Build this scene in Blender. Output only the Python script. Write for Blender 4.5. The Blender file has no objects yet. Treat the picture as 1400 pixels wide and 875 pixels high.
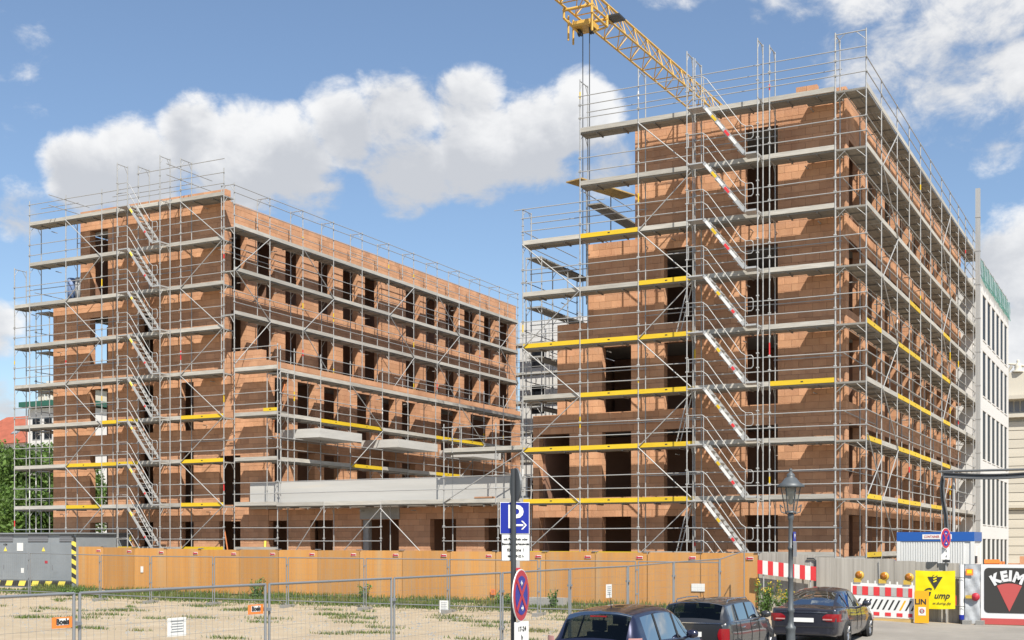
import bpy, math, random
from mathutils import Matrix, Vector
random.seed(7)
sc = bpy.context.scene
COL = sc.collection
R = math.radians

# ------------------------------------------------------------------ camera
YAW = R(27.2); EYE = 2.2
cd = bpy.data.cameras.new('camera'); cam = bpy.data.objects.new('camera', cd); COL.objects.link(cam)
cam.location = (0, 0, EYE); cam.rotation_euler = (math.pi/2, 0, YAW)
cd.sensor_width = 36; cd.lens = 36*1740/1400; cd.shift_y = (744-437.5)/1400
cd.clip_start = 0.2; cd.clip_end = 3000
sc.camera = cam
# ------------------------------------------------------------------ sky, sun, exposure
sc.view_settings.view_transform = 'Standard'; sc.view_settings.look = 'None'
sc.view_settings.exposure = 0.62; sc.view_settings.gamma = 1
SUN = Vector((0.62, -0.60, 1.04)).normalized()      # towards the sun
SKY_STRENGTH = 0.095
w = bpy.data.worlds.new('World'); sc.world = w; w.use_nodes = True
nt = w.node_tree; N = nt.nodes; L = nt.links; N.clear()

def camdir(px, py):
    k = (px-700)/1740; h = (744-py)/1740
    c, s = math.cos(YAW), math.sin(YAW)
    return Vector((c*k - s, s*k + c, h)).normalized()

def build_sky():
    out = N.new('ShaderNodeOutputWorld'); bg = N.new('ShaderNodeBackground')
    bg.inputs['Strength'].default_value = SKY_STRENGTH
    sky = N.new('ShaderNodeTexSky'); sky.sky_type = 'NISHITA'; sky.sun_disc = False
    sky.sun_elevation = math.asin(SUN.z); sky.sun_rotation = math.atan2(SUN.x, SUN.y)
    sky.air_density = 1.0; sky.dust_density = 0.35; sky.ozone_density = 2.6
    geo = N.new('ShaderNodeTexCoord')
    def math_(op, a, b=None, c=None):
        n = N.new('ShaderNodeMath'); n.operation = op
        for i, x in enumerate((a, b, c)):
            if x is None: continue
            if isinstance(x, (int, float)): n.inputs[i].default_value = x
            else: L.new(x, n.inputs[i])
        return n.outputs[0]
    nrm = N.new('ShaderNodeVectorMath'); nrm.operation = 'NORMALIZE'; L.new(geo.outputs['Generated'], nrm.inputs[0])
    D = nrm.outputs[0]
    # stretched space: flatter clouds towards the horizon
    def noise(scale, detail, rough, off=(0, 0, 0), dist=0.0):
        m = N.new('ShaderNodeMapping'); m.inputs['Scale'].default_value = (1, 1, 1.5); m.inputs['Location'].default_value = off
        L.new(D, m.inputs[0])
        n = N.new('ShaderNodeTexNoise'); n.inputs['Scale'].default_value = scale; n.inputs['Detail'].default_value = detail
        n.inputs['Roughness'].default_value = rough; n.inputs['Distortion'].default_value = dist
        L.new(m.outputs[0], n.inputs['Vector']); return n.outputs['Fac']
    def mass(offset=Vector((0, 0, 0))):
        # cumulus banks standing in the sky, as directions with an angular radius (pixels / focal length)
        banks = [(120, 232, 62, 1), (180, 225, 75, 1), (265, 185, 62, 1), (330, 215, 85, 1), (405, 215, 75, 1), (470, 175, 70, 1), (545, 160, 80, 1),
                 (560, 225, 80, 1), (640, 145, 66, 1), (655, 200, 90, 1), (735, 190, 85, 1), (790, 165, 66, 1), (815, 210, 60, .8), (430, 250, 70, .7), (300, 255, 60, .7),
                 (1130, 5, 100, .62), (1230, 25, 130, .8), (1330, 30, 120, .86), (1420, 20, 150, .9), (1060, -30, 90, .6), (960, -20, 80, .42),
                 (1365, 360, 52, 1), (1410, 380, 90, 1), (1400, 450, 70, 1), (1340, 420, 60, .7), (1400, 520, 70, .9), (1370, 215, 38, .52), (1420, 225, 36, .5),
                 (-40, 455, 75, .95), (-20, 560, 100, .8), (25, 290, 50, .6), (60, 50, 160, .25), (140, 110, 120, .22)]
        cur = None
        for (px, py, rad, wgt) in banks:
            if px < 900: rad *= .80; wgt *= .95
            elif py < 130: wgt *= .80
            d = (camdir(px, py) + offset).normalized()
            dp = N.new('ShaderNodeVectorMath'); dp.operation = 'DOT_PRODUCT'; L.new(D, dp.inputs[0]); dp.inputs[1].default_value = d
            a = rad/1740
            mr = N.new('ShaderNodeMapRange'); mr.interpolation_type = 'LINEAR'
            L.new(dp.outputs['Value'], mr.inputs[0])
            mr.inputs[1].default_value = math.cos(a*1.45); mr.inputs[2].default_value = math.cos(a*.35)
            mr.inputs[3].default_value = 0; mr.inputs[4].default_value = wgt
            cur = mr.outputs[0] if cur is None else math_('MAXIMUM', cur, mr.outputs[0])
        return cur
    field = mass()
    n1 = noise(9, 9, .58, (0, 0, 0), .35); n2 = noise(26, 9, .62, (3, 1, 2), .3)
    # elsewhere in the sky: scattered clouds of the same kind
    big = noise(2.6, 4, .5, (7.3, 2.2, 4.1))
    inview = N.new('ShaderNodeVectorMath'); inview.operation = 'DOT_PRODUCT'; L.new(D, inview.inputs[0]); inview.inputs[1].default_value = camdir(700, 300)
    away = N.new('ShaderNodeMapRange'); L.new(inview.outputs['Value'], away.inputs[0])
    away.inputs[1].default_value = math.cos(R(27)); away.inputs[2].default_value = math.cos(R(38)); away.inputs[3].default_value = 0; away.inputs[4].default_value = 1
    bigm = N.new('ShaderNodeMapRange'); L.new(big, bigm.inputs[0]); bigm.inputs[1].default_value = .5; bigm.inputs[2].default_value = .68
    other = math_('MULTIPLY', bigm.outputs[0], away.outputs[0])
    tot = math_('MAXIMUM', field, other)
    d = math_('ADD', tot, math_('MULTIPLY', math_('SUBTRACT', n1, .5), 1.5))
    d = math_('ADD', d, math_('MULTIPLY', math_('SUBTRACT', n2, .5), 1.0))
    mr = N.new('ShaderNodeMapRange'); mr.interpolation_type = 'SMOOTHSTEP'; L.new(d, mr.inputs[0])
    mr.inputs[1].default_value = .36; mr.inputs[2].default_value = .78; mr.inputs[3].default_value = 0; mr.inputs[4].default_value = .96
    cover = mr.outputs[0]
    # cloud body tone: thin bright rims and tops, greyer thick undersides
    tops = mass(Vector((0.0, 0.0, 0.035)))
    und = math_('SUBTRACT', tot, tops)            # positive near lit upper rims, negative near the bases
    tone = math_('ADD', math_('MULTIPLY', und, -.55), math_('MULTIPLY', math_('SUBTRACT', n1, .5), 1.1))
    tone = math_('ADD', tone, math_('MULTIPLY', math_('SUBTRACT', n2, .5), .5))
    tr = N.new('ShaderNodeMapRange'); tr.interpolation_type = 'SMOOTHSTEP'; L.new(tone, tr.inputs[0])
    tr.inputs[1].default_value = -.30; tr.inputs[2].default_value = .22
    k = 1/SKY_STRENGTH/1.5
    cm = N.new('ShaderNodeMix'); cm.data_type = 'RGBA'
    L.new(tr.outputs[0], cm.inputs['Factor'])
    cm.inputs['A'].default_value = (.60*k, .62*k, .66*k, 1); cm.inputs['B'].default_value = (.95*k, .95*k, .95*k, 1)
    # thin veil of high cloud, everywhere in the sky
    sk = N.new('ShaderNodeMix'); sk.data_type = 'RGBA'; sk.inputs['Factor'].default_value = .09
    hs = N.new('ShaderNodeHueSaturation'); hs.inputs['Saturation'].default_value = 1.04; L.new(sky.outputs[0], hs.inputs['Color'])
    L.new(hs.outputs[0], sk.inputs['A']); sk.inputs['B'].default_value = (.45*k, .50*k, .58*k, 1)
    mx = N.new('ShaderNodeMix'); mx.data_type = 'RGBA'
    L.new(cover, mx.inputs['Factor']); L.new(sk.outputs['Result'], mx.inputs['A']); L.new(cm.outputs['Result'], mx.inputs['B'])
    L.new(mx.outputs['Result'], bg.inputs['Color']); L.new(bg.outputs[0], out.inputs[0])
build_sky()
sl = bpy.data.lights.new('sun', 'SUN'); sl.energy = 5.0; sl.angle = R(.5); sl.color = (1, .945, .85)
so = bpy.data.objects.new('sun', sl); COL.objects.link(so); so.location = (0, -20, 60)
so.rotation_euler = SUN.to_track_quat('Z', 'Y').to_euler()

# ------------------------------------------------------------------ materials
def mat(name, color, rough=.7, metal=0.0, var=0.0, vscale=6.0, var2=None, bump=0.0, bscale=40.0, stretch=(1, 1, 1), island=0.0, emit=None, spec=.5, trans=0.0, alt=None, objrand=0.0):
    m = bpy.data.materials.new(name); m.use_nodes = True
    nt = m.node_tree; n = nt.nodes; l = nt.links
    b = n['Principled BSDF']; b.inputs['Roughness'].default_value = rough; b.inputs['Metallic'].default_value = metal
    b.inputs['Specular IOR Level'].default_value = spec
    col = None
    tc = n.new('ShaderNodeTexCoord')
    mp = n.new('ShaderNodeMapping'); mp.inputs['Scale'].default_value = stretch; l.new(tc.outputs['Object'], mp.inputs[0])
    geo = n.new('ShaderNodeNewGeometry'); oi = n.new('ShaderNodeObjectInfo')
    # pieces that share a mesh still get their own patch of grain
    sh = n.new('ShaderNodeVectorMath'); sh.operation = 'MULTIPLY_ADD'
    l.new(oi.outputs['Random'], sh.inputs[0]); sh.inputs[1].default_value = (37, 91, 53); l.new(mp.outputs[0], sh.inputs[2])
    V = sh.outputs[0]
    rgb = n.new('ShaderNodeRGB'); rgb.outputs[0].default_value = (*color, 1); col = rgb.outputs[0]
    def mix(a, bcol, fac, mode='MIX'):
        x = n.new('ShaderNodeMix'); x.data_type = 'RGBA'; x.blend_type = mode
        if isinstance(fac, float): x.inputs['Factor'].default_value = fac
        else: l.new(fac, x.inputs['Factor'])
        l.new(a, x.inputs['A'])
        if isinstance(bcol, tuple): x.inputs['B'].default_value = (*bcol, 1)
        else: l.new(bcol, x.inputs['B'])
        return x.outputs['Result']
    def nz(scale, detail=5, rough_=.6):
        t = n.new('ShaderNodeTexNoise'); t.inputs['Scale'].default_value = scale; t.inputs['Detail'].default_value = detail
        t.inputs['Roughness'].default_value = rough_; l.new(V, t.inputs['Vector']); return t.outputs['Fac']
    def ramp(f, a, b_):
        r = n.new('ShaderNodeMapRange'); l.new(f, r.inputs[0]); r.inputs[1].default_value = a; r.inputs[2].default_value = b_; return r.outputs[0]
    if var:
        dark = var2 or tuple(c*(1-var) for c in color)
        col = mix(col, dark, ramp(nz(vscale), .35, .68))
    if alt:
        acol, asc, lo, hi = alt
        col = mix(col, acol, ramp(nz(asc, 4), lo, hi))
    if island or objrand:
        s = n.new('ShaderNodeMath'); s.operation = 'ADD'; l.new(geo.outputs['Random Per Island'], s.inputs[0]); l.new(oi.outputs['Random'], s.inputs[1])
        fr = n.new('ShaderNodeMath'); fr.operation = 'FRACT'; l.new(s.outputs[0], fr.inputs[0])
        a = max(island, objrand)
        mr = n.new('ShaderNodeMapRange'); l.new(fr.outputs[0], mr.inputs[0]); mr.inputs[3].default_value = 1-a; mr.inputs[4].default_value = 1+a
        vm = n.new('ShaderNodeVectorMath'); vm.operation = 'SCALE'; l.new(col, vm.inputs[0]); l.new(mr.outputs[0], vm.inputs['Scale']); col = vm.outputs[0]
    l.new(col, b.inputs['Base Color'])
    if bump:
        bp = n.new('ShaderNodeBump'); bp.inputs['Strength'].default_value = bump; bp.inputs['Distance'].default_value = .02
        l.new(nz(bscale, 4), bp.inputs['Height']); l.new(bp.outputs[0], b.inputs['Normal'])
    if emit:
        b.inputs['Emission Color'].default_value = (*emit[0], 1); b.inputs['Emission Strength'].default_value = emit[1]
    if trans:
        tr = n.new('ShaderNodeBsdfTranslucent'); l.new(col, tr.inputs[0]); ms = n.new('ShaderNodeMixShader'); ms.inputs[0].default_value = trans
        l.new(b.outputs[0], ms.inputs[1]); l.new(tr.outputs[0], ms.inputs[2]); l.new(ms.outputs[0], n['Material Output'].inputs[0])
    return m
M = {}
M['brick'] = mat('clay_block', (.53, .285, .158), .9, var=.2, vscale=.7, var2=(.44, .222, .122), bump=.5, bscale=22, stretch=(1.6, 1.6, .5), island=.13, alt=((.51, .325, .21), 5.5, .58, .85))
M['mortar'] = mat('joint_mortar', (.20, .105, .065), .95, var=.3, vscale=8)
M['concrete'] = mat('raw_concrete', (.33, .32, .30), .85, var=.22, vscale=1.1, bump=.3, bscale=14, alt=((.33, .325, .31), 2.6, .5, .75))
M['concrete_pale'] = mat('pale_precast', (.48, .47, .445), .85, var=.14, vscale=2.2, bump=.2, bscale=30, alt=((.50, .46, .40), 3.2, .58, .8))
M['slab'] = mat('slab_concrete', (.32, .31, .29), .9, var=.2, vscale=1.5)
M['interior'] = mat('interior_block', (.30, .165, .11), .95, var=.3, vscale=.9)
M['steel'] = mat('galvanised_steel', (.42, .42, .41), .5, metal=.25, var=.25, vscale=9, alt=((.33, .31, .29), 16, .56, .74))
M['alu'] = mat('aluminium', (.50, .50, .49), .42, metal=.35, var=.15, vscale=7)
M['deck'] = mat('deck_board', (.27, .255, .225), .85, var=.35, vscale=3.0, bump=.3, bscale=20, stretch=(1, 1, 3), objrand=.14, alt=((.24, .215, .18), 5, .55, .75))
M['toe'] = mat('grey_toe_board', (.45, .43, .385), .8, var=.3, vscale=3.5, objrand=.15, alt=((.38, .33, .26), 6, .52, .75))
M['yellow'] = mat('yellow_toe_board', (.66, .45, .015), .6, var=.15, vscale=5, objrand=.08, alt=((.55, .40, .06), 7, .6, .8))
M['red'] = mat('red_paint', (.58, .035, .04), .5)
M['white'] = mat('white_paint', (.68, .68, .66), .5, var=.08, vscale=3)
M['black'] = mat('black_paint', (.02, .02, .02), .6)
M['crane'] = mat('crane_yellow', (.66, .40, .085), .5, var=.25, vscale=5, alt=((.42, .22, .05), 9, .6, .8))
M['dark'] = mat('dark_metal', (.045, .047, .05), .5, metal=.3)
M['ply'] = mat('formwork_ply', (.49, .245, .073), .62, var=.35, vscale=1.6, var2=(.435, .20, .052), stretch=(6, 6, .25), objrand=.16, alt=((.43, .27, .13), .8, .48, .72), bump=.06)
M['ply_grey'] = mat('weathered_board', (.39, .365, .325), .9, var=.45, vscale=1.6, var2=(.27, .25, .22), stretch=(6, 6, .18), objrand=.08, bump=.4, bscale=16, alt=((.24, .22, .19), 4.0, .58, .80))
M['sand'] = mat('sandy_soil', (.375, .305, .21), .95, var=.2, vscale=.5, var2=(.315, .25, .168), bump=.8, bscale=6, alt=((.41, .345, .25), 1.6, .5, .75))
M['asphalt'] = mat('dusty_asphalt', (.27, .25, .22), .92, var=.22, vscale=.6, bump=.35, bscale=25, alt=((.20, .19, .17), 1.5, .55, .8))
M['kerbstone'] = mat('kerbstone', (.40, .39, .37), .85, var=.2, vscale=2, objrand=.1)
M['grass'] = mat('grass_blades', (.10, .155, .032), .75, island=.45, trans=.35, alt=((.19, .185, .06), .8, .50, .68))
M['weed'] = mat('weed_leaf', (.10, .19, .04), .65, island=.4, trans=.3)
M['flower'] = mat('yellow_flower', (.70, .50, .03), .7, island=.25, trans=.2)
M['leaf'] = mat('tree_leaf', (.105, .18, .036), .6, island=.5, trans=.4)
M['bark'] = mat('bark', (.10, .075, .05), .95, var=.4, vscale=8, bump=.5)
M['kiosk'] = mat('kiosk_paint', (.24, .262, .28), .5, var=.13, vscale=1.4, alt=((.21, .225, .235), 4, .55, .8))
M['kiosk_dark'] = mat('kiosk_louvre', (.17, .175, .19), .55)
M['plaster'] = mat('white_render', (.60, .59, .57), .8, var=.06, vscale=1.2)
M['beige'] = mat('pale_sandstone', (.54, .50, .42), .85, var=.1, vscale=1.0, objrand=.05)
M['roof_red'] = mat('clay_roof', (.36, .10, .055), .8, var=.3, vscale=1.2, bump=.4, bscale=8)
M['pane'] = mat('window_glass', (.012, .014, .018), .45, spec=.15)
M['green_trim'] = mat('green_trim', (.02, .10, .07), .5)
M['net'] = mat('green_net', (.04, .22, .16), .8, var=.3)
def see_through(m, fac):
    nt = m.node_tree; n = nt.nodes; l = nt.links; o = n['Material Output']; src = o.inputs[0].links[0].from_socket
    t = n.new('ShaderNodeBsdfTransparent'); x = n.new('ShaderNodeMixShader'); x.inputs[0].default_value = fac
    l.new(src, x.inputs[1]); l.new(t.outputs[0], x.inputs[2]); l.new(x.outputs[0], o.inputs[0])
see_through(M['net'], .52)
M['cont_blue'] = mat('container_blue', (.012, .085, .33), .45)
M['cont_white'] = mat('container_white', (.64, .64, .62), .5, var=.05, vscale=2)
M['sign_blue'] = mat('sign_blue', (.004, .016, .25), .4)
M['sign_white'] = mat('sign_white', (.68, .68, .66), .45)
M['sign_red'] = mat('sign_red', (.40, .022, .04), .45)
M['sign_grey'] = mat('sign_back_grey', (.12, .125, .13), .5, metal=.3)
M['ban_yellow'] = mat('banner_yellow', (.74, .62, .0), .55)
M['ban_orange'] = mat('board_orange', (.74, .36, .008), .55)
M['ban_black'] = mat('banner_black', (.035, .033, .030), .6)
M['ban_red'] = mat('banner_red', (.44, .075, .07), .6)
M['ban_white'] = mat('banner_white', (.66, .66, .66), .6, var=.06, vscale=3)
M['tarp'] = mat('pale_tarp', (.44, .46, .48), .55, var=.25, vscale=4, bump=.6, bscale=5)
M['amber'] = mat('amber_lens', (.36, .13, .01), .25)
M['lamp_yellow'] = mat('lamp_yellow', (.50, .33, .05), .5)
M['orange_tag'] = mat('orange_plate', (.85, .22, .04), .55)
M['fence'] = mat('fence_zinc', (.27, .285, .30), .5, metal=.4, var=.2, vscale=12)
M['wire'] = mat('mesh_wire', (.24, .25, .26), .55, metal=.3)
M['foot'] = mat('concrete_foot', (.25, .245, .23), .9, var=.2)
M['post_dark'] = mat('post_paint', (.05, .055, .06), .45, metal=.2)
M['lamp_paint'] = mat('lamp_paint', (.095, .107, .115), .5, metal=.2, var=.2)
M['lamp_glass'] = mat('lamp_glass', (.55, .55, .5), .3, trans=.5)
M['tyre'] = mat('tyre_rubber', (.02, .02, .02), .85)
M['rim'] = mat('alloy_rim', (.50, .50, .50), .3, metal=.9)
M['chrome'] = mat('chrome_trim', (.70, .70, .70), .15, metal=1)
M['tail'] = mat('tail_lamp', (.22, .006, .010), .12)
M['tail_clear'] = mat('lamp_clear', (.42, .22, .21), .15)
M['seat'] = mat('car_seat', (.05, .048, .045), .8)
M['rubber'] = mat('black_plastic', (.018, .018, .019), .55)
M['orange_paint'] = mat('orange_paint', (.75, .22, .04), .6)
M['plank'] = mat('new_timber', (.50, .34, .13), .8, var=.3, vscale=4, objrand=.15)
M['beam'] = mat('prop_orange', (.50, .16, .05), .7, var=.2)
M['roll_blue'] = mat('faded_blue_film', (.16, .24, .42), .5)
M['dark_rib'] = mat('deck_rib_steel', (.20, .19, .175), .7, var=.2)
M['hazard'] = mat('hazard_yellow', (.78, .64, .10), .5)

def car_paint(name, c, flake=.5):
    m = bpy.data.materials.new(name); m.use_nodes = True
    b = m.node_tree.nodes['Principled BSDF']
    b.inputs['Base Color'].default_value = (*c, 1); b.inputs['Metallic'].default_value = flake; b.inputs['Roughness'].default_value = .32
    b.inputs['Coat Weight'].default_value = 1; b.inputs['Coat Roughness'].default_value = .04
    return m
M['paint_blue'] = car_paint('dark_blue_paint', (.016, .018, .045))
M['paint_grey'] = car_paint('anthracite_paint', (.042, .043, .045))
M['paint_navy'] = car_paint('navy_paint', (.038, .039, .052))
def car_glass():
    m = bpy.data.materials.new('car_glass'); m.use_nodes = True
    nt = m.node_tree; n = nt.nodes; l = nt.links; n.remove(n['Principled BSDF'])
    t = n.new('ShaderNodeBsdfTransparent'); t.inputs[0].default_value = (.33, .37, .35, 1)
    g = n.new('ShaderNodeBsdfGlossy'); g.inputs['Roughness'].default_value = .02; g.inputs[0].default_value = (.52, .56, .58, 1)
    fr = n.new('ShaderNodeFresnel'); fr.inputs[0].default_value = 1.34
    mr = n.new('ShaderNodeMath'); mr.operation = 'ADD'; l.new(fr.outputs[0], mr.inputs[0]); mr.inputs[1].default_value = .02
    x = n.new('ShaderNodeMixShader'); l.new(mr.outputs[0], x.inputs[0]); l.new(t.outputs[0], x.inputs[1]); l.new(g.outputs[0], x.inputs[2])
    l.new(x.outputs[0], n['Material Output'].inputs[0]); return m
M['glass'] = car_glass()

def clear_glass():
    m = bpy.data.materials.new('lantern_glass'); m.use_nodes = True
    nt = m.node_tree; n = nt.nodes; l = nt.links; n.remove(n['Principled BSDF'])
    t = n.new('ShaderNodeBsdfTransparent'); t.inputs[0].default_value = (.86, .87, .85, 1); g = n.new('ShaderNodeBsdfGlossy'); g.inputs['Roughness'].default_value = .05
    x = n.new('ShaderNodeMixShader'); x.inputs[0].default_value = .10; l.new(t.outputs[0], x.inputs[1]); l.new(g.outputs[0], x.inputs[2]); l.new(x.outputs[0], n['Material Output'].inputs[0]); return m
M['clear'] = clear_glass()
# ------------------------------------------------------------------ builders
WO = {}
def empty(name, loc, label=None, cat=None, group=None, kind=None, rotz=0.0):
    o = bpy.data.objects.new(name, None); COL.objects.link(o); o.location = loc; o.rotation_euler = (0, 0, rotz)
    o.empty_display_size = .2
    tag(o, label, cat, group, kind); WO[o.name] = Vector(loc); return o
def tag(o, label=None, cat=None, group=None, kind=None):
    if label: o['label'] = label
    if cat: o['category'] = cat
    if group: o['group'] = group
    if kind: o['kind'] = kind
    return o
def off(parent): return WO[parent.name] if parent is not None else Vector((0, 0, 0))

class MB:
    def __init__(s): s.v = []; s.f = []; s.sm = []
    def add(s, vs, fs, smooth=False):
        b = len(s.v); s.v += [tuple(x) for x in vs]
        for f in fs: s.f.append(tuple(i+b for i in f)); s.sm.append(smooth)
    BF = [(0, 3, 2, 1), (4, 5, 6, 7), (0, 1, 5, 4), (1, 2, 6, 5), (2, 3, 7, 6), (3, 0, 4, 7)]
    def box(s, x0, x1, y0, y1, z0, z1):
        s.add([(x0, y0, z0), (x1, y0, z0), (x1, y1, z0), (x0, y1, z0), (x0, y0, z1), (x1, y0, z1), (x1, y1, z1), (x0, y1, z1)], s.BF)
    def obox(s, c, ax, ay, az):       # centre and three half-axes
        c = Vector(c); ax, ay, az = Vector(ax), Vector(ay), Vector(az)
        vs = [c+ax*i+ay*j+az*k for k in (-1, 1) for (i, j) in ((-1, -1), (1, -1), (1, 1), (-1, 1))]
        s.add(vs, s.BF)
    def tube(s, p, q, r, n=8, r2=None, cap=True):
        p, q = Vector(p), Vector(q); d = (q-p)
        if d.length < 1e-6: return
        z = d.normalized(); x = z.orthogonal().normalized(); y = z.cross(x); r2 = r if r2 is None else r2
        vs = []
        for (c, rr) in ((p, r), (q, r2)):
            for i in range(n):
                a = 2*math.pi*i/n; vs.append(c + x*math.cos(a)*rr + y*math.sin(a)*rr)
        fs = [(i, (i+1) % n, n+(i+1) % n, n+i) for i in range(n)]
        s.add(vs, fs, True)
        if cap: s.add(vs, [tuple(range(n))[::-1], tuple(range(n, 2*n))])
    def path(s, pts, r, n=8):
        for a, b in zip(pts, pts[1:]): s.tube(a, b, r, n)
    def lathe(s, prof, c=(0, 0, 0), n=16, M_=None):
        vs = []
        for (r, z) in prof:
            for i in range(n):
                a = 2*math.pi*i/n; p = Vector((r*math.cos(a), r*math.sin(a), z))
                if M_ is not None: p = M_ @ p
                vs.append(p + Vector(c))
        fs = []
        for k in range(len(prof)-1):
            for i in range(n): fs.append((k*n+i, k*n+(i+1) % n, (k+1)*n+(i+1) % n, (k+1)*n+i))
        s.add(vs, fs, True)
    def poly(s, pts2, M_, t):         # flat outline in local xz, extruded towards local +y by t
        n = len(pts2)
        vs = [M_ @ Vector((x, 0, z)) for x, z in pts2] + [M_ @ Vector((x, t, z)) for x, z in pts2]
        s.add(vs, [tuple(range(n)), tuple(range(n, 2*n))[::-1]] + [(i, n+i, n+(i+1) % n, (i+1) % n) for i in range(n)])
    def mesh(s, name, m, o=Vector((0, 0, 0))):
        me = bpy.data.meshes.new(name)
        me.from_pydata([(a-o.x, b-o.y, c-o.z) for a, b, c in s.v], [], s.f)
        me.polygons.foreach_set('use_smooth', s.sm)
        for x in (m if isinstance(m, list) else [m]): me.materials.append(M[x] if isinstance(x, str) else x)
        me.update(); return me
    def build(s, name, m, parent=None, local=False, **kw):
        o = Vector((0, 0, 0)) if local else off(parent)
        me = s.mesh(name, m, o)
        ob = bpy.data.objects.new(name, me); COL.objects.link(ob); ob.parent = parent
        WO[ob.name] = off(parent).copy(); tag(ob, **kw); return ob
    def thing(s, name, m, label, cat, base, group=None, kind=None):
        o = Vector(base); me = s.mesh(name, m, o)
        ob = bpy.data.objects.new(name, me); COL.objects.link(ob); ob.location = o; WO[ob.name] = o
        tag(ob, label, cat, group, kind); return ob

UNIT = {}
def unit(kind, m):
    k = (kind, m)
    if k not in UNIT:
        b = MB()
        if kind == 'box': b.box(-.5, .5, -.5, .5, -.5, .5)
        elif kind == 'cyl': b.tube((0, 0, 0), (0, 0, 1), 1, 8)
        elif kind == 'cyl6': b.tube((0, 0, 0), (0, 0, 1), 1, 6, cap=False)
        UNIT[k] = b.mesh(kind+'_'+m, m)
    return UNIT[k]
def inst(name, me, parent, mw, **kw):
    o = bpy.data.objects.new(name, me); COL.objects.link(o); o.parent = parent
    o.matrix_basis = Matrix.Translation(-off(parent)) @ mw
    WO[o.name] = off(parent).copy(); tag(o, **kw); return o
def rod(name, parent, p, q, r, m='steel', kind='cyl', **kw):
    p, q = Vector(p), Vector(q); d = q-p
    rot = d.to_track_quat('Z', 'X').to_matrix().to_4x4()
    return inst(name, unit(kind, m), parent, Matrix.Translation(p) @ rot @ Matrix.Diagonal((r, r, d.length, 1)), **kw)
def block(name, parent, x0, x1, y0, y1, z0, z1, m, **kw):
    return inst(name, unit('box', m), parent, Matrix.Translation(((x0+x1)/2, (y0+y1)/2, (z0+z1)/2)) @ Matrix.Diagonal((x1-x0, y1-y0, z1-z0, 1)), **kw)

def text_mesh(s, size, bold=0.0, shear=0.0, ext=.002, align='CENTER'):
    c = bpy.data.curves.new('lettering', 'FONT'); c.body = s; c.size = size; c.offset = bold; c.shear = shear; c.extrude = ext
    c.align_x = align; c.align_y = 'CENTER'; c.resolution_u = 3
    o = bpy.data.objects.new('lettering', c); COL.objects.link(o)
    dg = bpy.context.evaluated_depsgraph_get(); dg.update()
    me = bpy.data.meshes.new_from_object(o.evaluated_get(dg)); bpy.data.objects.remove(o); bpy.data.curves.remove(c)
    return me
TXT = {}
def prep(key, s, size, m, **kw):
    me = text_mesh(s, size, **kw); me.materials.clear(); me.materials.append(M[m]); TXT[key] = me
for i, t in enumerate(('mit Parkschein oder', 'Bewohnerparkausweis', 'für Zone 1', 'Mo-Sa 9-22 h')): prep('p%d' % i, t, .041 if i != 2 else .054, 'black', bold=.0016)
prep('P', 'P', .42, 'sign_white', bold=.006)
prep('hours', '17-24', .085, 'black', bold=.001); prep('h', 'h', .085, 'black', bold=.001)
for ch in 'KEIM': prep('keim'+ch, ch, .56, 'ban_white', bold=.034, ext=.003)
prep('gump', 'ump', .27, 'ban_black', bold=.005, shear=.3); prep('G', 'G', .36, 'ban_black', bold=.006, shear=.3)
prep('url', 'w.dump.de', .125, 'ban_black', bold=0.0, shear=.15)
prep('LIN', 'LIN', .235, 'ban_black', bold=.006)
prep('boels', 'Boels', .10, 'black', bold=.004)
prep('num', '4 04', .14, 'black', bold=.003)
prep('cont', 'CONTAINER', .14, 'ban_red', bold=.002)
FRONT = Matrix.Rotation(math.pi/2, 4, 'X')       # text plane that faces -Y
def put_text(name, key, parent, M_, **kw): return inst(name, TXT[key], parent, M_ @ FRONT, **kw)

# ------------------------------------------------------------------ ground
def lerp_tab(t, x):
    if x <= t[0][0]: return t[0][1]
    for (a, b), (c, d) in zip(t, t[1:]):
        if x <= c:
            f = (x-a)/(c-a); f = f*f*(3-2*f); return b+(d-b)*f
    return t[-1][1]
HB = [(-60, .25), (-47, .19), (-35, .04), (-14, -.03), (-12.4, -.05), (-9, -.2), (-5.5, -.32), (5, -.4)]
DL = [(0, -.46), (20, -.42), (30, -.38), (39.2, -.27), (41.0, -.10), (42.4, 0)]
DR = [(0, -.62), (20, -.46), (28, -.38), (33, -.30), (42.4, 0)]
def gz(u, v):
    wr = min(1, max(0, (u+13)/4)); wr = wr*wr*(3-2*wr)
    return lerp_tab(HB, u) + (1-wr)*lerp_tab(DL, v) + wr*lerp_tab(DR, v)
def grid(xs, ys, dz):
    b = MB(); nx = len(xs)
    b.v = [(x, y, gz(x, y)+dz) for y in ys for x in xs]
    for j in range(len(ys)-1):
        for i in range(nx-1): b.f.append((j*nx+i, j*nx+i+1, (j+1)*nx+i+1, (j+1)*nx+i)); b.sm.append(True)
    return b
far = [-1500, -700, -350, -200, -130, -90]
xs = far + [-70+i for i in range(100)] + [40, 60, 100, 180, 350, 700, 1500]
ys = [-600, -200, -80, -30, -10] + [i for i in range(0, 60)] + [65, 75, 90, 120, 180, 300, 600, 1200, 2500]
grid(xs, ys, 0).build('ground', 'sand', kind='structure')
grid([x for x in xs if -10 <= x <= 1500], [y for y in ys if y <= 42], .006).build('road', 'asphalt', kind='structure')
kb = empty('kerb', (-10, 0, 0), kind='structure')
for i in range(34):
    v0 = 6+i; z = gz(-10, v0+.5)
    block('kerbstone', kb, -10.14, -10.0, v0+.006, v0+.994, z-.3, z+.12, 'kerbstone')

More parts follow.
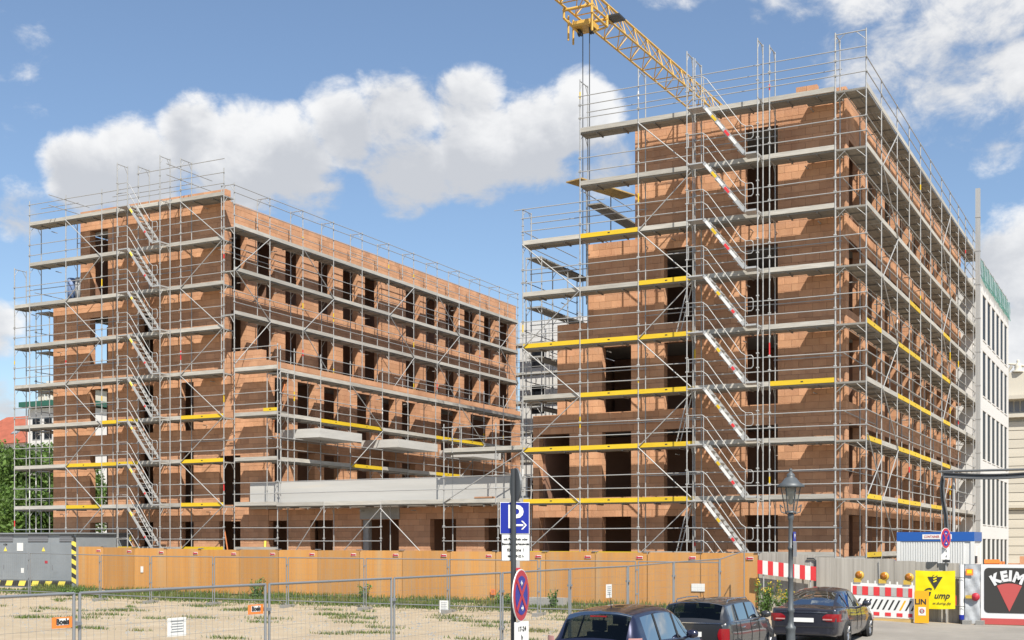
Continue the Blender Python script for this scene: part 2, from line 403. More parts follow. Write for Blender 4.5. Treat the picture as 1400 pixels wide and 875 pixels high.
# ------------------------------------------------------------------ brick buildings
COURSE = .25
class Wall:
    """collects clay blocks and the joint core of one building"""
    def __init__(s): s.bricks = []; s.core = MB()
    def face(s, axis, plane, a0, a1, z0, z1, openings=(), t=.36, out=-1, length=.5, left=None):
        n = int(round((z1-z0)/COURSE))
        for k in range(n):
            za, zb = z0+k*COURSE, z0+(k+1)*COURSE; zm = (za+zb)/2
            lo = left(zm) if left else a0
            cuts = sorted((o[0], o[1]) for o in openings if o[2] < zm < o[3])
            runs = []; cur = lo
            for (b0, b1) in cuts:
                if b0 > cur+.02: runs.append((cur, b0))
                cur = max(cur, b1)
            if a1 > cur+.02: runs.append((cur, a1))
            for (r0, r1) in runs:
                x = r0; first = True
                while x < r1-.01:
                    ln = length*(.5 if (first and k % 2) else 1); first = False
                    e = min(r1, x+ln)
                    if r1-e < .12: e = r1
                    j = random.uniform(-.004, .004)
                    s.bricks.append((axis, plane, out, x+.004, e-.004, za+.004, zb-.004, t, j)); x = e
                d0, d1 = .02, t-.02
                q = (plane+d0, plane+d1) if out < 0 else (plane-d1, plane-d0)
                r0_, r1_ = r0+.015, r1-.015
                if axis == 'u': s.core.box(r0_, r1_, q[0], q[1], za, zb)
                else: s.core.box(q[0], q[1], r0_, r1_, za, zb)
    @staticmethod
    def ext(bk):
        axis, p, out, a, b, za, zb, t, j = bk
        d = (p+j, p+t) if out < 0 else (p-t, p-j)
        return (a, b, d[0], d[1], za, zb) if axis == 'u' else (d[0], d[1], a, b, za, zb)
    def build(s, parent, key, cap=300):
        s.bricks.sort(key=key)
        for bk in s.bricks[:cap]: block('brick', parent, *s.ext(bk), 'brick')
        b = MB()
        for bk in s.bricks[cap:]: b.box(*s.ext(bk))
        b.build('brickwork', 'brick', parent, kind='stuff')
        s.core.build('mortar_joints', 'mortar', parent, kind='stuff')

# ---- right building
RB = empty('brick_building', (-15, 48, -.1), 'tall right hand shell of raw clay block building behind scaffolding, with stepped left end', 'building', 'brick buildings under construction')
W_ = Wall()
def rb_left(z): return -22.2 if z < 7.25 else (-21.14 if z < 10.75 else (-19.86 if z < 13.75 else -17.89))
ST = [(0.25, 3.25), (4.0, 6.5), (7.25, 9.75), (10.5, 13.0), (13.75, 17.25)]
op = []
for i, (a, b) in enumerate(ST):
    op.append((-13.62, -12.40, a, b))
    if i < 4: op.append((-16.72, -15.52, a, b+(.25 if i == 3 else 0)))
    if i < 3: op.append((-19.24, -18.05, a, b))
    if i < 2: op.append((-21.92, -20.62, a, b))
W_.face('u', 45.0, -22.2, -9.97, -.25, 18.25, op, left=rb_left)
opr = []
for (a, b) in ST:
    for k in range(9): opr.append((45.45+3.22*k, 47.85+3.22*k+(.1 if k % 3 else -.15), a, min(b, 16.5)))
W_.face('v', -9.97, 45.37, 73.0, -.25, 18.25, opr, out=1)
W_.build(RB, lambda b: (0 if (b[0] == 'u' and b[3] > -12.42 and b[5] > 2.0) else 1, (b[3]+10)**2+(b[5]-6)**2 if b[0] == 'u' else 1e4+b[3]))
left_of = lambda z: rb_left(z)
for z in (.0, 3.75, 7.0, 10.25, 13.5):
    l = rb_left(z-.3) if z > 1 else -22.2
    block('floor_slab', RB, l+.37, -10.34, 45.37, 72.9, z-.28, z-.0, 'slab')
block('roof_slab', RB, -17.5, -10.35, 45.37, 72.9, 17.35, 17.6, 'slab')
for (z0, z1) in ((0, 3.45), (3.76, 6.7), (7.01, 9.95), (10.26, 13.2), (13.51, 17.3)):
    l = rb_left(z0+.5)
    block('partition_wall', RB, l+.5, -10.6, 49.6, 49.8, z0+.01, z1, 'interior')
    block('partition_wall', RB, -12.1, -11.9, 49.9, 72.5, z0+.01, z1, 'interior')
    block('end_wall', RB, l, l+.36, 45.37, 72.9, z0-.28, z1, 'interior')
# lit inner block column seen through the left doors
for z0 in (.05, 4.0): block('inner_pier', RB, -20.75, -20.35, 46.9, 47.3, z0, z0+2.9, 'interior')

# ---- left building
LB = empty('brick_building', (-43, 50, .1), 'left hand shell of raw clay block building with roof terrace and low block, behind scaffolding', 'building', 'brick buildings under construction')
WL = Wall()
def lb_left(z): return -49.26 if z < 14.25 else -47.42
op = []
LS = [(0.25, 3.25), (4.0, 6.5), (7.5, 9.75), (11.0, 13.25), (14.25, 17.5)]
for i, (a, b) in enumerate(LS):
    op.append((-46.78, -45.60, a, b))
    if i < 4: op.append((-43.6, -42.72, a, b))
op += [(-41.05, -40.25, .25, 3.25), (-41.05, -40.25, 4.0, 6.5), (-41.05, -40.25, 7.5, 9.75)]
op += [(-38.72, -37.5, .25, 3.25), (-38.72, -37.5, 4.0, 6.25)]
F0 = 45.9
def lb_right(z): return -35.9 if z < 10.5 else -38.5
for (z0, z1, r) in ((0, 10.5, -35.9), (10.5, 18.5, -38.35)):
    WL.face('u', F0, -49.26, r, z0, z1, op, left=lb_left)
WL.face('u', F0, -38.3, -36.3, 10.5, 11.0)
opu = []
VU = [(46.3, 46.95), (48.2, 49.05), (50.35, 51.2), (53.08, 53.85), (55.25, 56.1), (57.3, 58.2), (61.45, 62.4), (63.7, 64.6), (65.95, 66.85), (68.2, 69.2), (70.75, 71.6), (72.85, 73.8)]
for (a, b) in VU: b += .36*b/38; opu += [(a, b, 10.6, 13.1), (a, b, 14.0, 16.75)]
WL.face('v', -38.35, F0+.37, 75.2, 10.25, 18.0, opu, out=1)
opl = []
VL = [(46.35, 46.85), (48.06, 48.9), (50.15, 50.95), (52.95, 53.75), (55.2, 55.85), (57.15, 57.9), (61.2, 62.5), (64.6, 66.4), (68.2, 69.7)]
for (a, b) in VL: b += .36*b/36; opl += [(a, b, 4.0, 6.5), (a, b, 7.25, 9.75)]
WL.face('v', -35.9, F0+.37, 71.0, 3.75, 10.5, opl, out=1)
# podium front between the two buildings
pod = [(-36.25, -34.89, .25, 3.25), (-33.6, -32.4, .25, 3.25), (-30.9, -29.0, .25, 3.25), (-27.45, -26.2, .25, 3.25), (-24.85, -23.6, .25, 3.25)]
WL.face('u', F0, -35.88, -22.6, 0, 3.75, pod)
WL.build(LB, lambda b: (0 if (b[0] == 'u' and b[5] > 2.2) else 1, (b[3]+36.5)**2+(b[5]-6.5)**2 if b[0] == 'u' else 1e4+b[3]))
for z in (0.02, 3.75, 7.1, 10.4, 13.85):
    block('floor_slab', LB, (-48.9 if z < 14 else -47.0), (-36.27 if z < 10 else -38.87), F0+.37, (70.9 if z < 10 else 75.1), z-.28, z, 'slab')
block('terrace_slab', LB, -38.49, -36.27, F0+.37, 70.9, 9.9, 10.15, 'slab')
block('roof_slab', LB, -47.0, -38.87, F0+.37, 75.1, 17.4, 17.65, 'slab')
for (z0, z1) in ((.03, 3.45), (3.76, 6.8), (7.11, 10.1), (10.41, 13.55), (13.86, 17.38)):
    r = -36.4 if z0 < 10 else -39.0
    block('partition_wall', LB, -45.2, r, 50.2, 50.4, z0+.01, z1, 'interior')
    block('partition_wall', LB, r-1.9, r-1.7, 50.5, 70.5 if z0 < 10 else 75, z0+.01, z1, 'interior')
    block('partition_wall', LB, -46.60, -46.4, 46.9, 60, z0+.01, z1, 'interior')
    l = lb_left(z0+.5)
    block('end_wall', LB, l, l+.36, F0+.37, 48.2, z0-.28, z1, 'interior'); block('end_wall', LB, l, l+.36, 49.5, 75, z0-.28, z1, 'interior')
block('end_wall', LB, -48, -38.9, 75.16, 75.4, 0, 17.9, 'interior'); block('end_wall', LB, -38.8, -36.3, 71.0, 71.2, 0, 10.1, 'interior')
block('podium_slab', LB, -36.2, -22.62, 46.3, 71, 3.5, 3.74, 'slab')
block('podium_back_wall', LB, -35.8, -22.7, 49.5, 49.7, 0.05, 3.48, 'interior')
block('concrete_parapet', LB, -36.72, -22.75, 45.62, 45.88, 3.78, 4.95, 'concrete_pale')
block('concrete_lintel', LB, -30.95, -28.95, 45.86, 46.2, 3.27, 3.77, 'concrete')
block('door_jamb', LB, -30.88, -30.6, 46.0, 46.24, .05, 3.25, 'concrete')
# balcony slabs of the low block
for (v0, v1) in ((46.75, 50.1), (53.3, 57.1), (61.0, 64.2)):
    block('balcony_slab', LB, -35.88, -33.7, v0, v1, 7.0, 7.4, 'concrete_pale')

# ------------------------------------------------------------------ scaffolds
def frame_mesh(W, top=True, cache={}):
    k = (round(W, 2), top)
    if k not in cache:
        b = MB(); r = .024
        b.tube((0, 0, 0), (0, 0, 2), r, 6); b.tube((W, 0, 0), (W, 0, 2), r, 6)
        b.tube((0, 0, 1.94), (W, 0, 1.94), .02, 6)
        b.tube((0, 0, 1.62), (W*.32, 0, 1.93), .012, 5); b.tube((W, 0, 1.62), (W*.68, 0, 1.93), .012, 5)
        for x in (0, W):
            b.tube((x, 0, -.06), (x, 0, .07), .031, 6)
        for z in (.55, 1.05): b.tube((0, -.05, z), (0, .05, z), .03, 5)
        cache[k] = b.mesh('scaffold_frame', 'steel')
    return cache[k]

class Scaffold:
    def __init__(s, name, label, base, along, inward, W, group='scaffolds around the brick shells'):
        s.o = empty(name, base, label, 'scaffold', group); s.A = Vector(along); s.I = Vector(inward); s.W = W; s.base = Vector(base)
        s.rot = Matrix((( *s.I, 0), (*(s.A), 0), (0, 0, 1, 0), (0, 0, 0, 1))).transposed()
    def pt(s, a, d, z): return Vector((s.base.x, s.base.y, 0)) + s.A*a + s.I*d + Vector((0, 0, z))
    def frame(s, a, z0, z1):
        m = s.rot.copy(); p = s.pt(a, 0, z0)
        inst('frame', frame_mesh(s.W), s.o, Matrix.Translation(p) @ m @ Matrix.Diagonal((1, 1, (z1-z0)/2, 1)))
        q = random.random()
        if q < .16:
            h = z0+random.uniform(.3, 1.3); rod('tape_mark', s.o, s.pt(a, 0, h), s.pt(a, 0, h+random.uniform(.15, .45)), .0265, random.choice(('red', 'yellow', 'white', 'yellow')))
    def post(s, a, d, z0, z1): rod('post', s.o, s.pt(a, d, z0), s.pt(a, d, z1), .024)
    def deck(s, a0, a1, z, toe='toe', d0=.02, wid=None, toe2=False):
        wid = s.W-.06 if wid is None else wid
        n = 2; g = wid/n
        mid = (a0+a1)/2; ln = abs(a1-a0)-.03
        for i in range(n):
            c = s.pt(mid, d0+g*(i+.5), z-.035+random.uniform(-.004, .004))
            inst('deck_board', unit('box', 'deck'), s.o, Matrix.Translation(c) @ s.rot @ Matrix.Diagonal((g-.018, ln, .06, 1)))
        if toe:
            c = s.pt(mid, .0, z+.07+random.uniform(-.008, .008))
            ry = Matrix.Rotation(random.uniform(-.004, .004), 4, 'X')
            inst('toe_board', unit('box', toe), s.o, Matrix.Translation(c) @ s.rot @ ry @ Matrix.Diagonal((.032, ln-.02, .165, 1)))
            if toe == 'yellow':
                inst('board_stamp', unit('box', 'black'), s.o, Matrix.Translation(s.pt(mid, -.018, z+.075)) @ s.rot @ Matrix.Diagonal((.004, .09, .04, 1)))
    def rail(s, a0, a1, z, d=-.03):
        e = .06
        rod('guard_rail', s.o, s.pt(a0-e, d, z+random.uniform(-.012, .012)), s.pt(a1+e, d, z+random.uniform(-.012, .012)), .0185)
    def diag(s, a0, z0, a1, z1): rod('diagonal_brace', s.o, s.pt(a0, -.05, z0), s.pt(a1, -.05, z1), .021)
    def tie(s, a, d0, d1, z): rod('wall_tie', s.o, s.pt(a, d0, z), s.pt(a, d1, z), .02)
    def bay(s, posts, i, z, toe='toe', rails=(.5, 1.0)):
        s.deck(posts[i], posts[i+1], z, toe)
        for r in rails: s.rail(posts[i], posts[i+1], z+r)
        if len(posts) > 5:
            if random.random() < .45: s.rail(posts[i], posts[i+1], z+1.0, d=s.W+.03)
            mid = posts[i]+(posts[i+1]-posts[i])*random.uniform(.3, .7)
            for q in (.28, .72):
                c = s.pt(posts[i]+(posts[i+1]-posts[i])*q, s.W*.5, z-.085); inst('deck_rib', unit('box', 'dark_rib'), s.o, Matrix.Translation(c) @ s.rot @ Matrix.Diagonal((s.W-.1, .05, .05, 1)))
            if random.random() < .35: s.tie(mid, s.W-.1, s.W+.27, z-.25)

RZ = [1.78+2*k for k in range(9)]     # deck levels at the right building
LZ = [1.93+2*k for k in range(9)]
# ---- right building, front
S = Scaffold('scaffold', 'steel scaffold across the front of the right brick shell with yellow toe boards', (-22.14, 44.0, -.1), (1, 0, 0), (0, 1, 0), .73)
pa = [0, 2.42, 4.78, 6.97, 9.72, 12.02, 13.06]
yel = {(1, 0), (1, 1), (1, 2), (2, 0), (2, 1), (2, 2), (3, 1), (3, 2), (4, 0), (4, 1), (4, 2), (5, 2), (6, 1), (3, 4), (0, 0), (0, 1)}
for i, a in enumerate(pa[:-1]):
    top = 6 if i == 0 else 8
    for k in range(top+1): s_ = RZ[k]-2 if k else -.05; S.frame(a, s_, RZ[k])
    S.frame(a, RZ[top], RZ[top]+(2.0 if i else 1.4))
for k in range(9):
    for i in range(6):
        if k > 6 and i == 0: continue
        if i == 5:
            if k: 
                S.deck(pa[5], pa[6]+.0, RZ[k], None); S.rail(pa[5], pa[6], RZ[k]+.5); S.rail(pa[5], pa[6], RZ[k]+1.0)
            continue
        S.bay(pa, i, RZ[k], 'yellow' if (k, i) in yel else 'toe')
for k in range(9): S.deck(10.85, 12.1, RZ[k]-.005, None, d0=.70, wid=.27)
S.rail(pa[1], pa[6], RZ[8]+1.35); S.rail(pa[0]-.3, pa[2]-1.4, RZ[6]+1.35)
for k in range(8):
    up = k % 2 == 0
    for i in (0, 2):
        if k >= 6 and i == 0: continue
        z0, z1 = RZ[k], RZ[k+1]
        S.diag(pa[i], z0 if up else z1, pa[i+1], z1 if up else z0)
for k in range(1, 8, 2): S.tie(pa[2], .7, 1.0, RZ[k]+1.6); S.tie(pa[4], .7, 1.0, RZ[k]+1.6)
# ---- right building, right face
S = Scaffold('scaffold', 'steel scaffold with long receding decks along the right face of the right shell', (-9.08, 44.05, -.1), (0, 1, 0), (-1, 0, 0), 1.04)
pv = [0, 2.6, 5.6, 8.15, 10.75, 13.3, 16.35, 18.9, 21.6, 24.1, 27.0, 29.6]
yr = {(1, 0), (1, 2), (1, 3), (1, 5), (2, 0), (2, 2), (2, 3), (2, 4), (2, 6), (3, 2), (3, 3), (3, 4), (3, 6), (4, 0), (4, 2), (4, 3), (4, 6), (5, 3), (5, 6), (0, 0)}
S.W = .76
for i, a in enumerate(pv):
    if i == 0:
        S.W = 1.04
    for k in range(9): S.frame(a, RZ[k]-2 if k else -.25, RZ[k])
    if i == 0: S.frame(a, RZ[8], RZ[8]+2)
    else: S.post(a, 0, RZ[8], RZ[8]+1.1)
    S.W = .76
for k in range(9):
    for i in range(11):
        S.bay(pv, i, RZ[k], 'yellow' if (k, i) in yr else 'toe')
        rod('ledger', S.o, S.pt(pv[i], .73, RZ[k]-.1), S.pt(pv[i+1], .73, RZ[k]-.1), .02)
for k in range(8):
    up = k % 2 == 1
    for i in (1, 6):
        z0, z1 = RZ[k], RZ[k+1]; S.diag(pv[i], z0 if up else z1, pv[i+1], z1 if up else z0)
S.diag(pv[0], RZ[2]+.2, pv[1], RZ[1]+.2); S.diag(pv[0], RZ[1]+.1, pv[1], RZ[2]-.4)
# ---- right building, left end (seen past the stepped end)
S = Scaffold('scaffold', 'short scaffold with dark decks behind the stepped left end of the right shell', (-23.0, 45.0, -.1), (0, 1, 0), (1, 0, 0), .7)
for a in (1.0, 3.5, 6.0):
    for k in range(7): S.frame(a, RZ[k]-2 if k else -.05, RZ[k])
for k in range(1, 7):
    for i in range(2): S.bay([1.0, 3.5, 6.0], i, RZ[k], None)
for (u0, k0) in ((-20.6, 7), (-20.6, 6)):
    for a in (1.6, 4.1): S.deck(a, a+2.5, RZ[k0]+.02, None, d0=u0+23.0, wid=.64); S.rail(a, a+2.5, RZ[k0]+1.0, d=u0+22.9); S.rail(a, a+2.5, RZ[k0]+.5, d=u0+22.9)
    for a in (1.6, 4.1): S.post(a, u0+23.0, RZ[5], RZ[7]+1)
# ---- left building, front
S = Scaffold('scaffold', 'steel scaffold across the front of the left brick shell, reaching past its left end', (-50.95, 45.0, .1), (1, 0, 0), (0, 1, 0), .73)
pa = [0, 1.05, 3.5, 5.85, 8.15, 10.73, 13.25]
yel = {(1, 2), (1, 5), (2, 2), (2, 3), (2, 5), (3, 3), (3, 5), (0, 3), (0, 5)}
for i, a in enumerate(pa):
    top = 6 if i == 0 else 8
    for k in range(top+1): S.frame(a, LZ[k]-2 if k else .05, LZ[k])
    if i in (4, 5): S.frame(a, LZ[8], LZ[8]+2)
    elif i == 0: S.frame(a, LZ[6], LZ[6]+2)
    else: S.post(a, 0, LZ[8], LZ[8]+1.2)
for k in range(9):
    for i in range(6):
        if k > 6 and i == 0: continue
        S.bay(pa, i, LZ[k], 'yellow' if (k, i) in yel else 'toe')
for k in range(8):
    up = k % 2 == 0
    for i in (2, 5):
        z0, z1 = LZ[k], LZ[k+1]; S.diag(pa[i], z0 if up else z1, pa[i+1], z1 if up else z0)
for z in (1.1, .6): rod('ledger', S.o, S.pt(3.1, -.7, LZ[8]+z), S.pt(3.1, 1.9, LZ[8]+z), .02); rod('ledger', S.o, S.pt(10.7, -.9, LZ[8]+z+.4), S.pt(10.7, 2.2, LZ[8]+z+.4), .02)
for k in range(4, 9): S.deck(11.3, 12.5, LZ[k]-.005, None, d0=.70, wid=.18)
S.rail(pa[4], pa[6], LZ[8]+1.6)
# ---- left building, left end
S = Scaffold('scaffold', 'narrow scaffold at the far left end of the left shell, in front of the trees', (-50.95, 45.75, .1), (0, 1, 0), (1, 0, 0), .95)
for a in (.6, 3.1):
    for k in range(7): S.frame(a, LZ[k]-2 if k else .05, LZ[k])
for k in range(1, 7): S.bay([0.05, .6, 3.1], 1, LZ[k], None)
# ---- left building, upper right face (stands on the terrace)
UZ = [12.55, 14.5, 16.45]
S = Scaffold('scaffold', 'upper scaffold standing on the terrace along the long right face of the left shell', (-37.15, 45.05, 10.2), (0, 1, 0), (-1, 0, 0), .73)
pv = [2.55*i for i in range(12)]
for i, a in enumerate(pv):
    for z0, z1 in ((10.2, 12.55), (12.55, 14.5), (14.5, 16.45), (16.45, 18.4)): S.frame(a, z0, z1)
for k, z in enumerate(UZ):
    for i in range(11): S.bay(pv, i, z, 'toe')
for i in range(11):
    S.rail(pv[i], pv[i+1], 18.3); S.rail(pv[i], pv[i+1], 17.98)
for k, (z0, z1) in enumerate(((10.3, 12.55), (12.55, 14.5), (14.5, 16.45))):
    for i in (0, 5, 10): 
        if k % 2 == 0: S.diag(pv[i], z0, pv[i+1], z1)
        else: S.diag(pv[i], z1, pv[i+1], z0)
    for i in (2, 7): 
        if k % 2: S.diag(pv[i], z0, pv[i+1], z1)
        else: S.diag(pv[i], z1, pv[i+1], z0)
# ---- left building, low block front bay and right face
S = Scaffold('scaffold', 'one bay scaffold in front of the low block beside the left stair tower', (-37.1, 45.0, .05), (1, 0, 0), (0, 1, 0), .73)
for a in (2.4,):
    for k in range(5): S.frame(a, LZ[k]-2 if k else .05, LZ[k])
    S.post(a, 0, LZ[4], LZ[4]+1.1)
for k in range(5): S.bay([0, 2.4], 0, LZ[k], 'toe'); 
S.deck(1.6, 2.4, LZ[3]+.14, 'yellow')
S = Scaffold('scaffold', 'scaffold along the right face of the low block above the courtyard roof', (-34.7, 45.2, 3.8), (0, 1, 0), (-1, 0, 0), .73)
pv = [0, 1.0, 3.0, 5.4, 8.2, 10.6, 13.4, 16.0, 18.8, 21.2, 23.6]
yl = {(1, 2), (1, 3), (1, 6), (1, 7), (0, 3), (0, 6)}
for i, a in enumerate(pv):
    z = 3.8
    for z1 in (5.9, 7.85, 9.8): S.frame(a, z, z1); z = z1
    S.post(a, 0, 9.8, 10.95)
for k, z in enumerate((5.9, 7.85, 9.8)):
    for i in range(10): S.bay(pv, i, z, 'yellow' if (k, i) in yl else 'toe')
for i in (3, 7): S.diag(pv[i], 9.8, pv[i+1], 7.85); S.diag(pv[i+1], 7.85, pv[i], 5.9)
# ---- podium front
S = Scaffold('scaffold', 'low scaffold with one deck in front of the pale concrete parapet of the courtyard', (-34.7, 44.9, .0), (1, 0, 0), (0, 1, 0), .73)
pa = [0, 2.55, 5.45, 8.5, 11.0, 12.45]
for i, a in enumerate(pa[1:5]):
    S.frame(a, .02, 1.9); S.frame(a, 1.9, 3.88)
for i in range(5):
    S.bay(pa, i, 3.88, 'toe', rails=(.55, 1.05)); 
    if i != 2: S.rail(pa[i], pa[i+1], 2.2+.13); S.rail(pa[i], pa[i+1], 2.9)
for (a, b) in ((0, 1), (2, 1)): S.diag(pa[a], .5 if a == 0 else .6, pa[b] if a == 0 else pa[2], 3.8) if a == 0 else None
S.diag(pa[2], 3.7, pa[3], .9); S.diag(pa[1]+2.9, 3.7, pa[1], .9)
S.frame(8.5, 3.88, 5.95); S.post(8.5, 0, 5.95, 7.1); S.frame(10.9, 3.88, 5.95); S.post(10.9, 0, 5.95, 7.05); S.frame(8.5+.4, 5.95, 7.0)
S.bay([8.5, 10.9, 12.3], 0, 5.95, 'toe'); S.bay([8.5, 10.9, 12.3], 1, 5.95, 'toe')
S.diag(8.5, 3.9, 12.2, 5.9)

# ------------------------------------------------------------------ stair towers
def stair_tower(label, u0, u1, v, levels, zb, extra):
    o = empty('stair_tower', (u0, v, zb), label, 'stair tower', 'scaffold stair towers')
    W = .66
    rot = Matrix(((0, 1, 0, 0), (1, 0, 0, 0), (0, 0, 1, 0), (0, 0, 0, 1)))
    for a in (u0, u1):
        z = zb
        for zz in levels+[levels[-1]+2]:
            inst('frame', frame_mesh(W), o, Matrix.Translation((a, v, z)) @ rot @ Matrix.Diagonal((1, 1, (zz-z)/2, 1))); z = zz
    b = MB()      # one flight: local origin at top landing edge, falls towards +x
    run, rise = 1.42, 1.86
    fl = MB(); x0, x1 = u0+.62, u0+.62+run
    for k, z in enumerate(levels):
        zl = levels[k-1] if k else zb+.02
        rise_ = z-.06-(zl+.12)
        # landing grid at the top, at the left post
        for j in range(3): block('landing_board', o, u0+.03, x0-.0, v+.03+.2*j, v+.21+.2*j, z-.06, z-.015, 'alu')
        # bottom shelf into the deck
        block('foot_plate', o, x1, u1-.05, v+.03, v+.62, zl+.04, zl+.10, 'alu')
        for dv in (.03, .62):
            p, q = Vector((x0, v+dv, z-.05)), Vector((x1+.05, v+dv, zl+.08))
            d = (q-p); ln = d.length; d.normalize(); up = Vector((0, 1, 0)).cross(d).normalized()
            m = MB(); m.obox((p+q)/2, d*ln/2, Vector((0, .018, 0)), up*.055); m.build('stringer', 'alu', o)
            if dv < .1:
                for (f0, f1, mm) in ((.05, .18, 'white'), (.20, .31, 'yellow'), (.34, .48, 'white'), (.52, .63, 'red'), (.66, .80, 'white')) if (not extra and k > 5) else (((.04, .3, 'white'), (.33, .40, 'yellow'), (.44, .66, 'white'), (.70, .76, 'red'), (.80, .93, 'white')) if not extra else (((.10, .20, 'hazard'), (.70, .74, 'red')) if k % 3 else ((.14, .2, 'hazard'),))):
                    m = MB(); m.obox(p+d*ln*(f0+f1)/2+Vector((0, -.021, 0)), d*ln*(f1-f0)/2, Vector((0, .003, 0)), up*.046); m.build('warning_strip', mm, o)
        n = 8
        for i in range(1, n+1):
            f = i/(n+.6); x = x0+(x1-x0)*f; zz = z-.05+(zl+.08-z+.05)*f
            block('tread', o, x-.10, x+.10, v+.05, v+.60, zz-.012, zz+.018, 'alu')
        # handrails: two parallel falling rails ending in a squared loop, both sides
        for dv in (0.0,):
            m = MB(); r = .016
            for hh in (1.0, .55):
                m.path([(u0+.02, v+dv, z+hh), (x0-.05, v+dv, z+hh), (x0+.12, v+dv, z+hh-.12), (x1-.05, v+dv, zl+hh+.12), (x1+.12, v+dv, zl+hh)], r, 6)
            m.path([(x1+.12, v+dv, zl+1.0), (u1-.22, v+dv, zl+1.0), (u1-.16, v+dv, zl+.93), (u1-.16, v+dv, zl+.62), (u1-.22, v+dv, zl+.55), (x1+.12, v+dv, zl+.55)], r, 6)
            m.path([(u0+.06, v+dv, z+1.0), (u0+.06, v+dv, z+.55), (u0+.3, v+dv, z+.55)], r, 6)
            m.tube((x0, v+dv, z-.05), (x0, v+dv, z+1.0), r, 6); m.tube((x1+.1, v+dv, zl), (x1+.1, v+dv, zl+1.0), r, 6)
            m.build('handrail', 'steel', o)
    return o
stair_tower('aluminium stair tower with red, yellow and white marked flights on the right building', -15.2, -12.62, 43.22, RZ[:9], -.1, 0)
stair_tower('aluminium stair tower with narrow falling flights on the left building', -43.35, -40.75, 44.22, LZ[:9], .1, 1)

# ------------------------------------------------------------------ loose things on the site
def stack(label, u, v, z, nx, ny, nz, sx=.37, sy=.25, sz=.24, m='brick', name='brick_stack', cat='brick stack', ang=0):
    o = empty(name, (u, v, z), label, cat)
    for k in range(nz):
        for i in range(nx):
            for j in range(ny):
                if k == nz-1 and random.random() < .3 and nz > 1: continue
                block('block', o, u+i*(sx+.01), u+i*(sx+.01)+sx, v+j*(sy+.01), v+j*(sy+.01)+sy, z+k*(sz+.004), z+k*(sz+.004)+sz, m)
stack('stack of orange clay blocks on top of the right building roof edge', -11.75, 45.05, 18.26, 2, 1, 2)
stack('few loose orange blocks on the low scaffold deck beside the parking sign', -24.9, 45.1, 3.9, 3, 1, 1, .28, .2, .22)
def planks(label, pts, n, m='plank'):
    o = empty('plank_pile', pts[0], label, 'planks')
    p, q = Vector(pts[0]), Vector(pts[1]); d = (q-p).normalized(); sd = Vector((-d.y, d.x, 0)).normalized()
    for i in range(n):
        b = MB(); b.obox((p+q)/2+sd*(.17*i), d*(q-p).length/2, sd*.075, d.cross(sd)*.025); b.build('plank', m, o)
planks('yellow timber planks laid on the upper left scaffold of the right building', ((-20.7, 46.2, RZ[7]+.95), (-19.7, 49.5, RZ[7]+.95)), 5)
planks('orange timber planks lying on the terrace edge of the low block', ((-36.5, 53.0, 10.53), (-36.5, 56.5, 10.53)), 2, 'beam')
# roof clutter of the left shell: blue wrapped roll and bins on the low left roof
o = empty('insulation_rolls', (-48.6, 46.6, 14.3), 'blue wrapped rolls standing on the low left roof step', 'rolls')
for i in range(4):
    b = MB(); b.lathe([(0, 0), (.2, 0), (.2, 1.2), (.17, 1.24), (0, 1.24)], (-48.75+.42*i, 46.6+.1*(i % 2), 14.27), 12); b.build('roll', 'roll_blue' if i % 3 == 0 else 'tarp', o)
# leaning props
def prop(label, p, q, m='beam', r=.035):
    b = MB(); b.tube(p, q, r, 6); b.thing('timber_prop', m, label, 'prop', p)
prop('orange timber prop leaning in the ground floor opening of the left shell', (-37.75, 45.75, .1), (-38.35, 45.8, 2.9))
prop('orange timber prop leaning in the third floor opening of the low block', (-35.95, 46.1, 7.2), (-35.75, 46.9, 9.5))
prop('yellow timber prop standing in the courtyard front opening', (-36.1, 45.7, .1), (-36.0, 45.8, 2.35), 'hazard', .06)
def ladder(label, p, q, wdt=.4):
    o = empty('ladder', p, label, 'ladder', 'ladders on the right scaffold')
    p, q = Vector(p), Vector(q); sd = Vector((0, 1, 0))*wdt/2
    for s_ in (-1, 1): rod('rail', o, p+sd*s_, q+sd*s_, .022, 'alu')
    for i in range(1, 7): c = p.lerp(q, i/7); rod('rung', o, c-sd, c+sd, .013, 'alu')
for k in (0, 2, 4): ladder('aluminium ladder leaning between decks beside the right stair tower, deck %s' % ('at the bottom', '', 'third from the ground', '', 'fifth from the ground')[k], (-15.95, 44.3, RZ[k]), (-15.4, 44.3, RZ[k+1]+.1))

